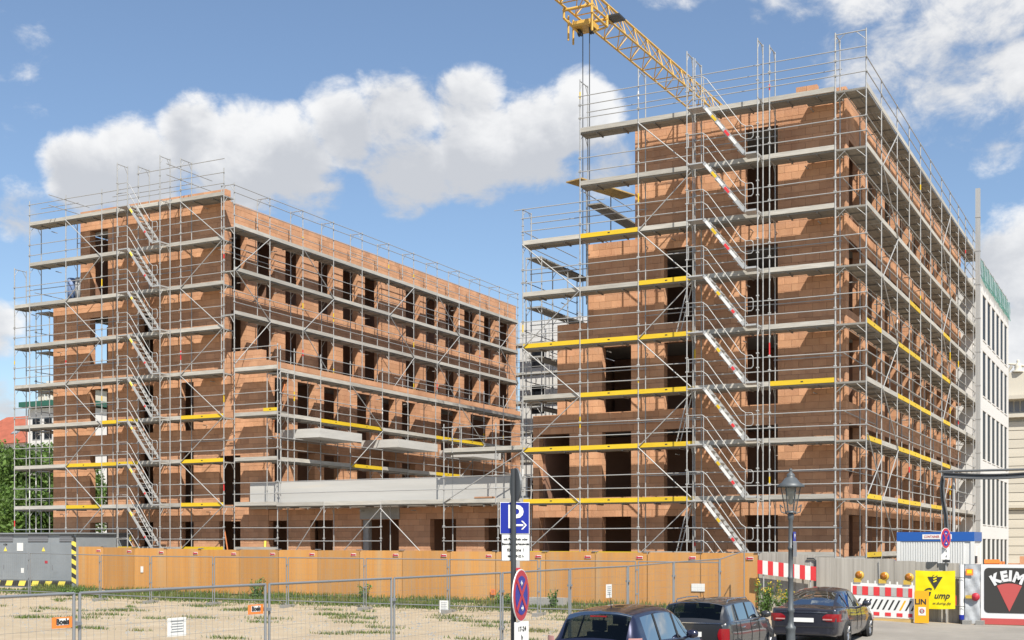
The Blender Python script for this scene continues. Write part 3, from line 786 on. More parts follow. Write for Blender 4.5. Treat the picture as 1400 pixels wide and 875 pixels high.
# ------------------------------------------------------------------ tower crane
def crane():
    o = empty('tower_crane', (-22.9, 118, 0), 'yellow lattice tower crane with its jib reaching over the right building', 'crane')
    zB, wd, ht = 26.9, 1.15, 1.25; u0 = -22.75
    def lattice(name, P, Q, side, up, n, w_, h_, rc, rb):
        P, Q = Vector(P), Vector(Q)
        ch = MB(); br = MB()
        A = [P+side*w_/2, P-side*w_/2, P+up*h_]; B = [Q+side*w_/2, Q-side*w_/2, Q+up*h_]
        for k, (a, b) in enumerate(zip(A, B)):
            m = MB(); m.tube(a, b, rc if k < 2 else rc*1.2, 6); m.build('chord', 'crane', o)
        for i in range(n):
            f0, f1, fm = i/n, (i+1)/n, (i+.5)/n
            l0, l1, r0, r1 = A[0].lerp(B[0], f0), A[0].lerp(B[0], f1), A[1].lerp(B[1], f0), A[1].lerp(B[1], f1)
            t = A[2].lerp(B[2], fm)
            br.tube(l0, t, rb, 5); br.tube(l1, t, rb, 5); br.tube(r0, t, rb, 5); br.tube(r1, t, rb, 5)
            br.tube(l0, r0, rb*1.2, 5); br.tube(l0, r1, rb, 5)
        br.build(name, 'crane', o, kind='stuff')
    lattice('jib_lattice', (u0-1.45, 48, zB), (u0+.9, 117, zB), Vector((1, 0, 0)), Vector((0, 0, 1)), 44, wd, ht, .052, .026)
    # mast, hidden behind the right building
    for sx in (-.8, .8):
        for sy in (-.8, .8): rod('mast_leg', o, (u0+sx, 118+sy, 0), (u0+sx, 118+sy, 30), .09, 'crane')
    b = MB()
    for k in range(18):
        z = k*1.6
        for (x0, y0, x1, y1) in ((-.8, -.8, .8, -.8), (.8, -.8, .8, .8), (.8, .8, -.8, .8), (-.8, .8, -.8, -.8)):
            b.tube((u0+x0, 118+y0, z), (u0+x1, 118+y1, z+1.6), .04, 5); b.tube((u0+x0, 118+y0, z), (u0+x1, 118+y1, z), .04, 5)
    b.build('mast_lattice', 'crane', o, kind='stuff')
    block('counterweight', o, u0-.8, u0+.8, 128, 130, 24.5, 27.5, 'slab'); rod('counter_jib', o, (u0, 118, zB), (u0, 130, zB), .2, 'crane')
    # trolley under the jib
    b = MB(); tv = 54.2; um = u0; u0 = u0-1.25
    for dv in (-.9, .9):
        b.tube((u0-.75, tv+dv, zB-.08), (u0+.75, tv+dv, zB-.08), .07, 6)
        for sx in (-.7, .7): b.tube((u0+sx, tv+dv, zB+.1), (u0+sx, tv+dv, zB-.45), .06, 6)
    for sx in (-.7, .7): b.tube((u0+sx, tv-.9, zB-.45), (u0+sx, tv+.9, zB-.45), .06, 6)
    for sx in (-.7, .7): b.tube((u0+sx, tv-.9, zB-.45), (u0+sx*.4, tv, zB-.95), .05, 6); b.tube((u0+sx, tv+.9, zB-.45), (u0+sx*.4, tv, zB-.95), .05, 6)
    b.box(u0-.45, u0+.45, tv-.5, tv+.5, zB-.75, zB-.5)
    b.build('trolley', 'crane', o)
    b = MB()
    for sx in (-.3, .3):
        b.lathe([(.0, -.06), (.2, -.06), (.16, 0), (.2, .06), (0, .06)], (u0+sx, tv, zB-.85), 12, Matrix.Rotation(math.pi/2, 4, 'Y'))
    b.box(u0+.5, u0+1.3, tv+.9, tv+1.7, zB+.02, zB+.1)
    b.build('pulley', 'dark', o)
    b = MB()
    for (dx, dy) in ((-.75, -.3), (-.75, .25), (.7, -.85)): b.tube((u0+dx, tv+dy, zB-.1), (u0+dx, tv+dy, zB-1.25), .05, 5)
    b.build('guide_arm', 'crane', o)
    for dx in (-.17, .17): rod('hoist_cable', o, (u0+dx, tv+.05, zB-.9), (u0+dx, tv+.05, 5.5), .022, 'dark')
    b = MB(); b.box(u0-.25, u0+.25, tv-.2, tv+.3, 4.8, 5.5); b.lathe([(.0, 0), (.16, .1), (.1, .3)], (u0, tv+.05, 4.4), 10); b.build('hook_block', 'crane', o)
crane()

# ------------------------------------------------------------------ hoarding
def uv_at(x, V):
    k = (x-700)/1740; c, s = math.cos(YAW), math.sin(YAW)
    return V*(k*c-s)/(c+k*s)
HV = 42.6
joints = [uv_at(x, HV) for x in (107.5, 142, 184, 228, 275, 327.5, 381, 435, 492, 550, 616, 678, 746, 814, 885, 957.7, 1036.6)]
ho = empty('plywood_hoarding', (joints[7], HV, 0), 'long orange plywood site hoarding in front of both buildings', 'hoarding')
for i, (a, b) in enumerate(zip(joints, joints[1:])):
    z = gz((a+b)/2, HV)
    dv = random.uniform(-.012, .012)
    block('plywood_panel', ho, a+.014, b-.014, HV-.022+dv, HV+dv, z+.06, z+1.93+random.uniform(-.012, .012), 'ply')
    block('post', ho, b-.05, b+.05, HV+.03, HV+.13, z-.2, z+1.85, 'plank')
    block('post_cap', ho, b-.13, b+.09, HV-.05, HV+.08, z+1.935, z+1.965, 'kiosk_dark')
    tg = b-.28
    block('red_tag', ho, tg-.13, tg+.12, HV-.045, HV-.036, z+1.70, z+1.80, 'ban_white')
    block('tag_mark', ho, tg-.12, tg-.07, HV-.050, HV-.045, z+1.705, z+1.795, 'sign_red'); block('tag_mark', ho, tg-.068, tg+.11, HV-.050, HV-.045, z+1.715, z+1.775, 'sign_red')
for (x, y, w_, h_) in ((195, 784, 5, 8), (820, 823, 0, 0)):
    if w_:
        u = uv_at(x, HV); block('paper_notice', ho, u-.08, u+.08, HV-.046, HV-.040, .95, 1.22, 'sign_white')
u = uv_at(956, HV); block('paper_notice', ho, u-.27, u+.22, HV-.046, HV-.040, .55, .82, 'sign_white')
# grey weathered run
gj = [uv_at(x, HV) for x in (1037.5, 1114, 1223, 1312)]
gr = empty('weathered_hoarding', (gj[1], HV, -.2), 'grey weathered timber hoarding to the right of the orange plywood', 'hoarding')
for i, (a, b) in enumerate(zip(gj, gj[1:])):
    n = max(1, int(round((b-a)/.62)))
    for j in range(n):
        x0 = a+(b-a)*j/n; x1 = a+(b-a)*(j+1)/n; z = gz((x0+x1)/2, HV)
        block('board_panel', gr, x0+.003, x1-.003, HV-.03+random.uniform(-.006, .006), HV+.02, z-.02, z+1.965-.03*i+random.uniform(-.01, .01), 'ply_grey')
pp = MB(); u = uv_at(1116, HV); pp.path([(u-.3, HV-.08, 1.72), (u-.06, HV-.08, 1.72), (u, HV-.08, 1.66), (u, HV-.08, -.1)], .026, 8)
pp.build('drain_pipe', 'dark', gr)
rod('cable', gr, (uv_at(1202, HV), HV-.06, 1.65), (uv_at(1203, HV), HV-.06, .4), .012, 'steel')

# striped board leaning on the grey hoarding
def striped(label, x0, x1, V, zl, zr, h, n, name='barrier_board'):
    a, b = uv_at(x0, V), uv_at(x1, V)
    o = empty(name, (a, V, zl), label, 'barrier')
    for i in range(n):
        f0, f1 = i/n, (i+1)/n; z = zl+(zr-zl)*(f0+f1)/2
        sk = MB(); A, B = a+(b-a)*f0, a+(b-a)*f1; za, zb = zl+(zr-zl)*f0, zl+(zr-zl)*f1
        sk.add([(A, V, za), (B, V, zb), (B, V, zb+h), (A, V, za+h), (A, V+.03, za), (B, V+.03, zb), (B, V+.03, zb+h), (A, V+.03, za+h)], MB.BF)
        sk.build('stripe', 'red' if i % 2 == 0 else 'white', o)
    for f in (.1, .9): block('foot', o, a+(b-a)*f-.05, a+(b-a)*f+.05, V-.1, V+.2, gz(a, V)-.02, gz(a, V)+.12, 'foot'); rod('post', o, (a+(b-a)*f, V+.05, gz(a, V)+.1), (a+(b-a)*f, V+.05, zl+h-.06), .025, 'steel')
striped('red and white striped barrier board leaning on the grey hoarding behind the lamp post', 1035.5, 1115.5, 42.2, 1.2, .98, .47, 11)

# ------------------------------------------------------------------ barrier with warning lamps
def barrier():
    V = 41.4; a, b = uv_at(1163.5, V), uv_at(1250, V); za, zb = gz(a, V), gz(b, V)
    o = empty('site_barrier', (a, V, za), 'white plastic barrier with red blocks and black slashes beside the yellow banner', 'barrier')
    T = Matrix.Translation((a, V, 0))
    L_ = b-a
    def sk(x0, x1, z0, z1, m, name, d=0.0, lean=0.0):
        q = MB(); zz = lambda x: za+(zb-za)*x/L_
        q.add([(a+x0, V-d, zz(x0)+z0), (a+x1, V-d, zz(x1)+z0), (a+x1+lean, V-d, zz(x1)+z1), (a+x0+lean, V-d, zz(x0)+z1),
               (a+x0, V-d+.02+d, zz(x0)+z0), (a+x1, V-d+.02+d, zz(x1)+z0), (a+x1+lean, V-d+.02+d, zz(x1)+z1), (a+x0+lean, V-d+.02+d, zz(x0)+z1)], MB.BF)
        q.build(name, m, o)
    body = MB(); body.add([(a, V, za+.12), (b, V, zb+.12), (b, V, zb+1.18), (a, V, za+1.18), (a, V+.05, za+.12), (b, V+.05, zb+.12), (b, V+.05, zb+1.18), (a, V+.05, za+1.18)], MB.BF)
    body.build('barrier_body', 'white', o)
    n = 11
    for i in range(n):
        if i % 2 == 0:
            sk(L_*i/n+(.06 if i == 0 else 0), L_*(i+1)/n-(.06 if i == n-1 else 0), .80, 1.08, 'red', 'red_block', .012)
            sk(L_*i/n+(.06 if i == 0 else 0), L_*(i+1)/n-(.06 if i == n-1 else 0), .17, .28, 'red', 'red_block', .012)
        else: sk(L_*i/n+.01, L_*(i+1)/n-.01, .80, 1.08, 'kerbstone', 'reflective_block', .012)
    for i in range(11): sk(.1+i*L_/11.2, .16+i*L_/11.2, .37, .68, 'black' if i != 8 else 'ban_orange', 'slash_slot', .008, .16)
    for i in range(9): block('peg', o, a+.05+i*L_/8.6, a+.09+i*L_/8.6, V+.0, V+.05, za+(zb-za)*i/8+1.17, za+(zb-za)*i/8+1.27, 'white')
    block('base_beam', o, a+.05, b-.05, V-.06, V+.14, min(za, zb)-.02, min(za, zb)+.11, 'plank')
    for (x, k) in ((1175, 'leftmost'), (1209, 'middle'), (1243, 'rightmost')):
        u = uv_at(x, V); z = za+(zb-za)*(u-a)/L_+1.2
        l = empty('warning_lamp', (u, V, z), 'round amber warning lamp, %s of three on the white barrier' % k, 'warning lamp', 'amber lamps on the barrier')
        bt = MB(); bt.box(u-.17, u+.05, V-.04, V+.1, z, z+.14); bt.build('battery_case', 'lamp_yellow', l)
        tl = Matrix.Rotation(R(90), 4, 'X') @ Matrix.Rotation(R(-18), 4, 'Y')
        h = MB(); h.lathe([(0, -.06), (.138, -.05), (.146, 0), (.138, .05), (.115, .055)], (u, V+.02, z+.22), 18, tl); h.build('housing', 'lamp_yellow', l)
        g = MB(); g.lathe([(.114, .05), (.10, .08), (.055, .10), (0, .105)], (u, V+.02, z+.24), 18, tl); g.build('lens', 'amber', l)
        h = MB(); h.lathe([(.04, .10), (.0, .112)], (u, V+.02, z+.24), 10, tl); h.build('lens_boss', 'beam', l)
barrier()

# ------------------------------------------------------------------ banners on the right
def banners():
    V = 42.1; a, b = uv_at(1251.5, V), uv_at(1306, V); s = 43.1
    z1, z0 = EYE+(744-780)/s, EYE+(744-832)/s
    o = empty('yellow_banner', (a, V, z0), 'square yellow banner with black triangle and slanted lettering on the grey hoarding', 'banner')
    bn = MB(); nx, nz_ = 14, 12
    for j in range(nz_+1):
        for i in range(nx+1):
            x = a+(b-a)*i/nx; z = z0+(z1-z0)*j/nz_
            bn.v.append((x, V+.006*math.sin(i*1.3+j*.7)*(.4+.6*((j/nz_-.5)**2*4))+.004*math.sin(j*2.1+i*.4), z-.02*math.sin(i/nx*math.pi)))
    for j in range(nz_):
        for i in range(nx): k = j*(nx+1)+i; bn.f.append((k, k+1, k+nx+2, k+nx+1)); bn.sm.append(True)
    bn.build('cloth', 'ban_yellow', o)
    D = V-.014; cx = a+(b-a)*.5
    T = Matrix.Translation((cx, D, z1-.20))
    p = MB(); p.poly([(-.23, 0), (.23, 0), (0, -.40)][::-1], T, .006); p.build('triangle_mark', 'ban_black', o)
    p = MB()
    for i in range(3):
        T2 = Matrix.Translation((cx, D-.008, z1-.18-.085*i)) @ Matrix.Rotation(R(-25), 4, 'Y') @ Matrix.Diagonal((1, .5, 1, 1))
        p.poly([(-.055, -.012), (.055, -.012), (.055, .03), (-.055, .03)], T2, .006)
    p.build('thread_mark', 'ban_yellow', o)
    p = MB(); p.poly([(-.07, 0), (.07, 0), (.07, .045), (-.07, .045)], Matrix.Translation((cx, D-.006, z1-.19)), .006); p.build('cap_mark', 'ban_black', o)
    put_text('banner_lettering', 'gump', o, Matrix.Translation((cx+.20, D, z1-.80))); put_text('banner_initial', 'G', o, Matrix.Translation((cx-.27, D, z1-.70)))
    put_text('web_address', 'url', o, Matrix.Translation((cx+.20, D, z1-1.04)))
    for z in (z1-.2, z0+.1): rod('cord', o, (b, V, z), (b+.3, V+.05, z-.03), .01, 'dark')
    block('red_edge', o, b+.005, b+.03, V+.02, V+.04, z0+.1, z0+.42, 'red')
    # orange board
    V2 = 41.25; a, b = uv_at(1250.5, V2), uv_at(1270, V2); s = 44
    z0 = gz(a, V2)+.02; z1 = EYE+(744-808)/s
    o = empty('orange_board', (a, V2, z0), 'upright orange board with black letters and white notice, left of the yellow banner', 'sign')
    block('board', o, a, b, V2-.03, V2, z0, z1, 'ban_orange')
    put_text('board_lettering', 'LIN', o, Matrix.Translation(((a+b)/2-.03, V2-.036, z0+.66)))
    block('notice', o, a+.12, a+.34, V2-.036, V2-.03, z0+.24, z0+.5, 'sign_white')
    rg = MB(); rg.lathe([(.05, -.003), (.075, -.003), (.075, .003), (.05, .003)], (a+.23, V2-.04, z0+.38), 16, Matrix.Rotation(R(90), 4, 'X')); rg.build('ban_ring', 'sign_red', o)
    block('ban_bar', o, a+.17, a+.29, V2-.042, V2-.038, z0+.37, z0+.39, 'black')
    block('edge_strip', o, a-.02, a, V2-.02, V2, z0, z1-.05, 'sign_white')
    # fence panels with tarp and the KEIM banner
    V3 = 42.25; s = 43.1
    u0, u1, u2 = uv_at(1318.5, V3), uv_at(1341, V3), uv_at(1422, V3)
    zt, zb = EYE+(744-772)/s, EYE+(744-852)/s
    g0 = gz(u0, V3)
    o = empty('banner_fence', (u0, V3, g0), 'site fence carrying a pale tarp and a black and white banner with a red cone', 'banner fence')
    for u in (u0, u1, u2): rod('upright', o, (u, V3+.04, g0+.03), (u, V3+.04, zt+.03), .021, 'fence')
    for z in (zt, zb-.08): rod('crossbar', o, (u0, V3+.04, z), (u2, V3+.04, z), .021, 'fence')
    for u in (u0+.1, u1, u2-.1): block('foot_block', o, u-.12, u+.12, V3-.34, V3+.36, g0-.02, g0+.13, 'foot')
    t = MB(); nx, nz_ = 8, 16
    for j in range(nz_+1):
        for i in range(nx+1):
            t.v.append((u0+.02+(u1-u0-.04)*i/nx, V3-.0+.02*math.sin(i*1.1+j*.9)+.015*math.sin(j*1.7-i*.8), zb+(zt-zb)*j/nz_))
    for j in range(nz_):
        for i in range(nx): k = j*(nx+1)+i; t.f.append((k, k+1, k+nx+2, k+nx+1)); t.sm.append(True)
    t.build('tarp', 'tarp', o)
    D = V3-.05
    block('banner_sheet', o, u1-.0, u2, V3-.012, V3-.004, zb, zt+.02, 'ban_white')
    block('red_band', o, u1+.01, u2, V3-.02, V3-.014, zb, zb+.19, 'ban_red')
    # black field with rounded corners
    def rrect(x0, x1, za, zb_, r, n=6):
        pts = []
        for (cx, cz, a0) in ((x1-r, zb_-r, 0), (x0+r, zb_-r, 90), (x0+r, za+r, 180), (x1-r, za+r, 270)):
            for i in range(n+1): an = R(a0+90*i/n); pts.append((cx+r*math.cos(an), cz+r*math.sin(an)))
        return pts[::-1]
    x0, x1 = u1+.10, u1+1.70; za, zt_ = zb+.36, zt-.09
    p = MB(); p.poly(rrect(x0, x1, za, zt_, .13), Matrix.Translation((0, V3-.022, 0)), .006); p.build('black_field', 'ban_black', o)
    cx = x0+.74
    arc = [(cx+.86*math.sin(R(t_)), zt_-1.31+.83*math.cos(R(t_))) for t_ in (-25, -17, -8, 0, 8, 17, 25)]
    p = MB(); p.poly([(cx, za+.05)]+arc, Matrix.Translation((0, V3-.030, 0)), .006); p.build('red_cone', 'ban_red', o)
    for ch, t_, dx, dz in (('K', 30, -.40, -.07), ('E', 10, -.15, .02), ('I', -3, .03, .04), ('M', -20, .27, -.03)):
        put_text('letter', 'keim'+ch, o, Matrix.Translation((cx+dx, V3-.034, zt_-.30+dz)) @ Matrix.Rotation(R(-t_), 4, 'Y') @ Matrix.Diagonal((.70, 1, .76, 1)))
    # little things on the tarp
    um = (u0+u1)/2
    block('sticker', o, um-.2, um+.02, V3-.05, V3-.045, zt-.33, zt-.13, 'orange_paint'); block('sticker_face', o, um-.16, um-.02, V3-.053, V3-.05, zt-.27, zt-.16, 'ban_yellow')
    h = MB(); h.lathe([(0, -.03), (.12, -.03), (.13, 0), (.09, .03), (0, .05)], (um+.1, V3-.09, zb+.85), 16, Matrix.Rotation(R(90), 4, 'X')); h.build('red_lamp', 'sign_red', o)
    block('lamp_case', o, um-.2, um+.0, V3-.1, V3-.03, zb+.80, zb+.9, 'lamp_yellow')
    # white post with a dark foot
    u = uv_at(1314.5, V3); o = empty('bollard', (u, V3, g0), 'white round post with dark blue foot between hoarding and tarp', 'post')
    rod('shaft', o, (u, V3, g0+.28), (u, V3, zt), .075, 'sign_white'); rod('sleeve', o, (u, V3, g0), (u, V3, g0+.29), .08, 'sign_blue'); rod('base', o, (u, V3, g0-.02), (u, V3, g0+.14), .084, 'black')
banners()

# ------------------------------------------------------------------ site container
def container():
    V = 44.3; a, b = uv_at(1226, V), uv_at(1332, V); z0 = -.35; z1 = EYE+(744-727)/41.6
    o = empty('site_container', (a, V, z0), 'white ribbed site container with blue roof frame behind the grey hoarding', 'container')
    b1 = V+1.95
    bd = MB(); bd.box(a+.04, b-.04, V+.04, b1-.04, z0, z1-.1); bd.build('wall', 'cont_white', o)
    n = 26
    for i in range(n): x = a+.14+(b-a-.42)*i/n; block('rib', o, x, x+.05, V+.018, V+.045, z0+.1, z1-.33, 'cont_white')
    block('roof_beam', o, a, b, V, V+.1, z1-.31, z1, 'cont_blue'); block('roof_beam', o, b-.1, b, V+.103, b1, z1-.31, z1, 'cont_blue')
    block('roof', o, a+.02, b-.103, V+.103, b1, z1-.08, z1-.004, 'cont_white')
    for x in (a, b-.12): block('corner_post', o, x, x+.12, V+.005, V+.12, z0, z1-.312, 'cont_white')
    block('corner_post', o, b-.1, b-.002, b1-.15, b1, z0, z1-.312, 'cont_white')
    cx = a+(b-a)*.45
    block('name_plate', o, cx-.28, cx+.66, V-.012, V-.002, z1-.24, z1-.08, 'sign_white')
    put_text('plate_lettering', 'cont', o, Matrix.Translation((cx+.02, V-.016, z1-.16)) @ Matrix.Diagonal((.62, 1, .8, 1)))
    for k in range(3): block('plate_mark', o, cx+.42+.08*k, cx+.47+.08*k, V-.016, V-.012, z1-.2, z1-.12, 'cont_blue')
    block('side_door', o, b-.04, b-.02, V+.9, V+1.6, z0+.1, z1-.5, 'cont_white'); block('vent', o, b-.03, b+.03, V+.3, V+.55, z1-1.05, z1-.8, 'dark')
    return b
cb = container()
# edge of a second, low blue and white container left of it
a, b = uv_at(1203, 44.3), uv_at(1224.5, 44.3)
o = empty('tool_box', (a, 44.3, 0), 'low blue and white site box beside the white container', 'box')
block('box_body', o, a, b, 44.3, 45.0, 1.2, 1.62, 'cont_white'); block('box_lid', o, a+.25, b, 44.28, 44.297, 1.42, 1.66, 'cont_blue')
a, b = uv_at(1184, 43.9), uv_at(1202, 43.9)
o = empty('orange_skip', (-4.5, 46.5, -.3), 'orange skip edge behind the banner with the red cone', 'skip')
a, b = uv_at(1346, 46.0), uv_at(1367, 46.0); block('skip_wall', o, a, b, 46, 46.1, -.3, 1.62, 'orange_paint'); block('skip_wall', o, b-.08, b, 46.1, 47.5, -.3, 1.6, 'orange_paint'); block('skip_rim', o, a, b, 45.94, 46.0, 1.55, 1.68, 'orange_paint')
a, b = uv_at(1378, 47), uv_at(1420, 47)
stack('row of orange clay blocks stacked behind the banner fence at the far right', a, 47, 1.3, 5, 1, 2)
block('pallet', bpy.data.objects[[x.name for x in bpy.data.objects if x.name.startswith('brick_stack')][-1]], a-.05, b+.3, 46.95, 47.3, -.35, 1.29, 'slab')
# mast and hose bundle at the right
V = 70.0
u = uv_at(1337, 68.0)
o = empty('hoist_mast', (u, 68, -.3), 'tall pale grey square mast beside the far end of the right scaffold', 'mast')
zt = EYE+(744-258)*(-math.sin(YAW)*u+math.cos(YAW)*68)/1740
block('mast_section', o, u-.11, u+.11, 67.89, 68.11, -.3, zt, 'steel')
for i in range(12): block('mast_joint', o, u-.125, u+.125, 67.875, 68.125, i*1.7, i*1.7+.06, 'steel')
V = 45.2; s = 1740/(math.cos(YAW)*V+2.0)
a, b = uv_at(1290.5, V), uv_at(1440, V); z = 4.55
hp = empty('hose_bundle', (a, V, 0), 'dark hose bundle crossing level in front of the mast and dropping to the container', 'hose')
for i, (dz, r, m) in enumerate(((0, .045, 'sign_grey'), (.07, .032, 'dark'), (-.06, .032, 'sign_grey'))):
    q = MB(); pts = []
    for k in range(13): t = k/12; pts.append((b+(a-b)*t, V-.05*i, z+dz-.10*math.sin(t*math.pi)))
    for (dx, dz2) in ((-.07, -.12), (-.10, -.35), (-.07, -.8), (.02, -1.3), (.06, -1.9)): pts.append((a+dx+.05*i, V-.05*i, z+dz+dz2))
    q.path(pts, r, 8); q.build('hose', m, hp)
rod('beam', hp, (a-.2, V+.1, z+.13), (b, V+.1, z+.13), .04, 'sign_grey')
rod('support_post', hp, (b-.2, V+.1, -.4), (b-.2, V+.1, z+.16), .06, 'steel'); rod('support_post', hp, (a+.3, V+.12, -.4), (a+.3, V+.12, z+.16), .05, 'steel')

# ------------------------------------------------------------------ site fences
def wire_mesh(wd, ht, cache={}):
    k = round(wd, 2)
    if k not in cache:
        b = MB(); n = int(wd/.12)
        for i in range(1, n): x = wd*i/n; b.tube((x, 0, .16), (x, 0, ht-.02), .0017, 3, cap=False)
        for j in range(9): z = .16+(ht-.18)*j/8; b.tube((0, .004, z), (wd, .004, z), .002, 3, cap=False)
        cache[k] = b.mesh('wire_mesh', 'wire')
    return cache[k]
def site_fence(label, pts, ht, cat='site fence'):
    o = empty('site_fence', (pts[0][0], pts[0][1], gz(*pts[0])), label, cat, 'wire mesh site fences')
    for (p, q) in zip(pts, pts[1:]):
        P = Vector((p[0], p[1], gz(*p)+.12)); Q = Vector((q[0], q[1], gz(*q)+.12)); d = (Q-P); dh = Vector((d.x, d.y, 0)).normalized()
        P2 = P+dh*.05; Q2 = Q-dh*.05; r = .021; H = Vector((0, 0, ht))
        for X in (P2, Q2): rod('upright', o, X-Vector((0, 0, .08)), X+H, r, 'fence')
        rod('crossbar', o, P2+H, Q2+H, r*.9, 'fence'); rod('crossbar', o, P2+Vector((0, 0, .15)), Q2+Vector((0, 0, .15)), r*.9, 'fence')
        wd = (Q2-P2).length; d = (Q2-P2)
        m = Matrix(((d.x/wd, -dh.y, 0, P2.x), (d.y/wd, dh.x, 0, P2.y), (d.z/wd, 0, 1, P2.z), (0, 0, 0, 1)))
        inst('wire_mesh', wire_mesh(round(wd, 2), ht), o, m, kind='stuff')
        block('foot_block', o, P.x-.11, P.x+.11, P.y-.35, P.y+.35, P.z-.13, P.z+.0, 'foot')
        for hz in (.7, 1.5): block('clamp', o, P.x-.05, P.x+.05, P.y-.04, P.y+.04, P.z+hz, P.z+hz+.05, 'fence')
    return o
FU = -12.75
def v_at(px, U):
    c, s = math.cos(YAW), math.sin(YAW); k = (px-700)/1740; return -U*(c+k*s)/(s-k*c)
fp = [(-12.7, 6.2), (-12.7, 9.3)]+[(-12.7+.05*(i % 2), v_at(x, -12.7)) for i, x in enumerate((105, 362, 537, 683, 779, 856, 921, 982, 1018))]
f1 = site_fence('galvanised mesh fence receding along the parked cars from the lower left corner', fp, 1.92)
mp = [(uv_at(x, 39.4), 39.4) for x in (-40, 40, 137, 206, 292, 393, 499, 613, 737, 871, 985)]
f2 = site_fence('galvanised mesh fence set parallel to the plywood hoarding across the sandy lot', mp, 1.8)
def plate(label, p, axis, w_, h_, m, txt=None, cat='sign', name='fence_plate', group=None):
    p = Vector(p); o = empty(name, p, label, cat, group)
    rz = Matrix.Rotation(axis, 4, 'Z'); T = Matrix.Translation(p) @ rz
    inst('plate', unit('box', m), o, T @ Matrix.Diagonal((w_, .012, h_, 1)))
    if txt:
        inst('plate_field', unit('box', 'sign_white'), o, T @ Matrix.Translation((0, -.008, .01)) @ Matrix.Diagonal((w_*.62, .004, h_*.62, 1)))
        put_text('plate_lettering', txt, o, T @ Matrix.Translation((0, -.013, .01)))
    else:
        for i in range(5): inst('print_line', unit('box', 'kiosk'), o, T @ Matrix.Translation((0, -.009, h_*(.32-.14*i))) @ Matrix.Diagonal((w_*(.7-.1*(i % 2)), .004, h_*.035, 1)))
    return o
def fence_pt(px, py, U=FU-.0, dx=.05):
    c, s = math.cos(YAW), math.sin(YAW); k = (px-700)/1740; v = -U*(c+k*s)/(s-k*c); f = -s*U+c*v
    return (U+dx, v, EYE+(744-py)*f/1740)
AX = math.pi/2
plate('orange hire plate low on the near fence, left of the first upright', fence_pt(81, 851), AX, .33, .14, 'orange_tag', 'boels', group='orange hire plates')
plate('orange hire plate with black letters beside the second fence upright', fence_pt(346, 833), AX, .36, .15, 'orange_tag', 'boels', group='orange hire plates')
plate('white printed paper notice hanging on the near fence', fence_pt(238, 857), AX, .38, .27, 'sign_white')
plate('white paper notice on the mesh fence post in the middle of the lot', (uv_at(607, 39.34), 39.34, EYE+(744-827)/37.2), 0, .36, .44, 'sign_white')
plate('tiny orange plate at the foot of the mesh fence under a white notice', (uv_at(603, 39.34), 39.34, EYE+(744-841)/37.2), 0, .26, .14, 'orange_tag')
plate('tilted white paper on the mesh fence behind the blue car', fence_pt(830, 808, -12.6), AX, .35, .34, 'sign_white')
plate('small orange and white sticker on the plywood left of the no stopping sign', (uv_at(674, HV-.1), HV-.1, EYE+(744-809)/36), 0, .2, .2, 'orange_tag')

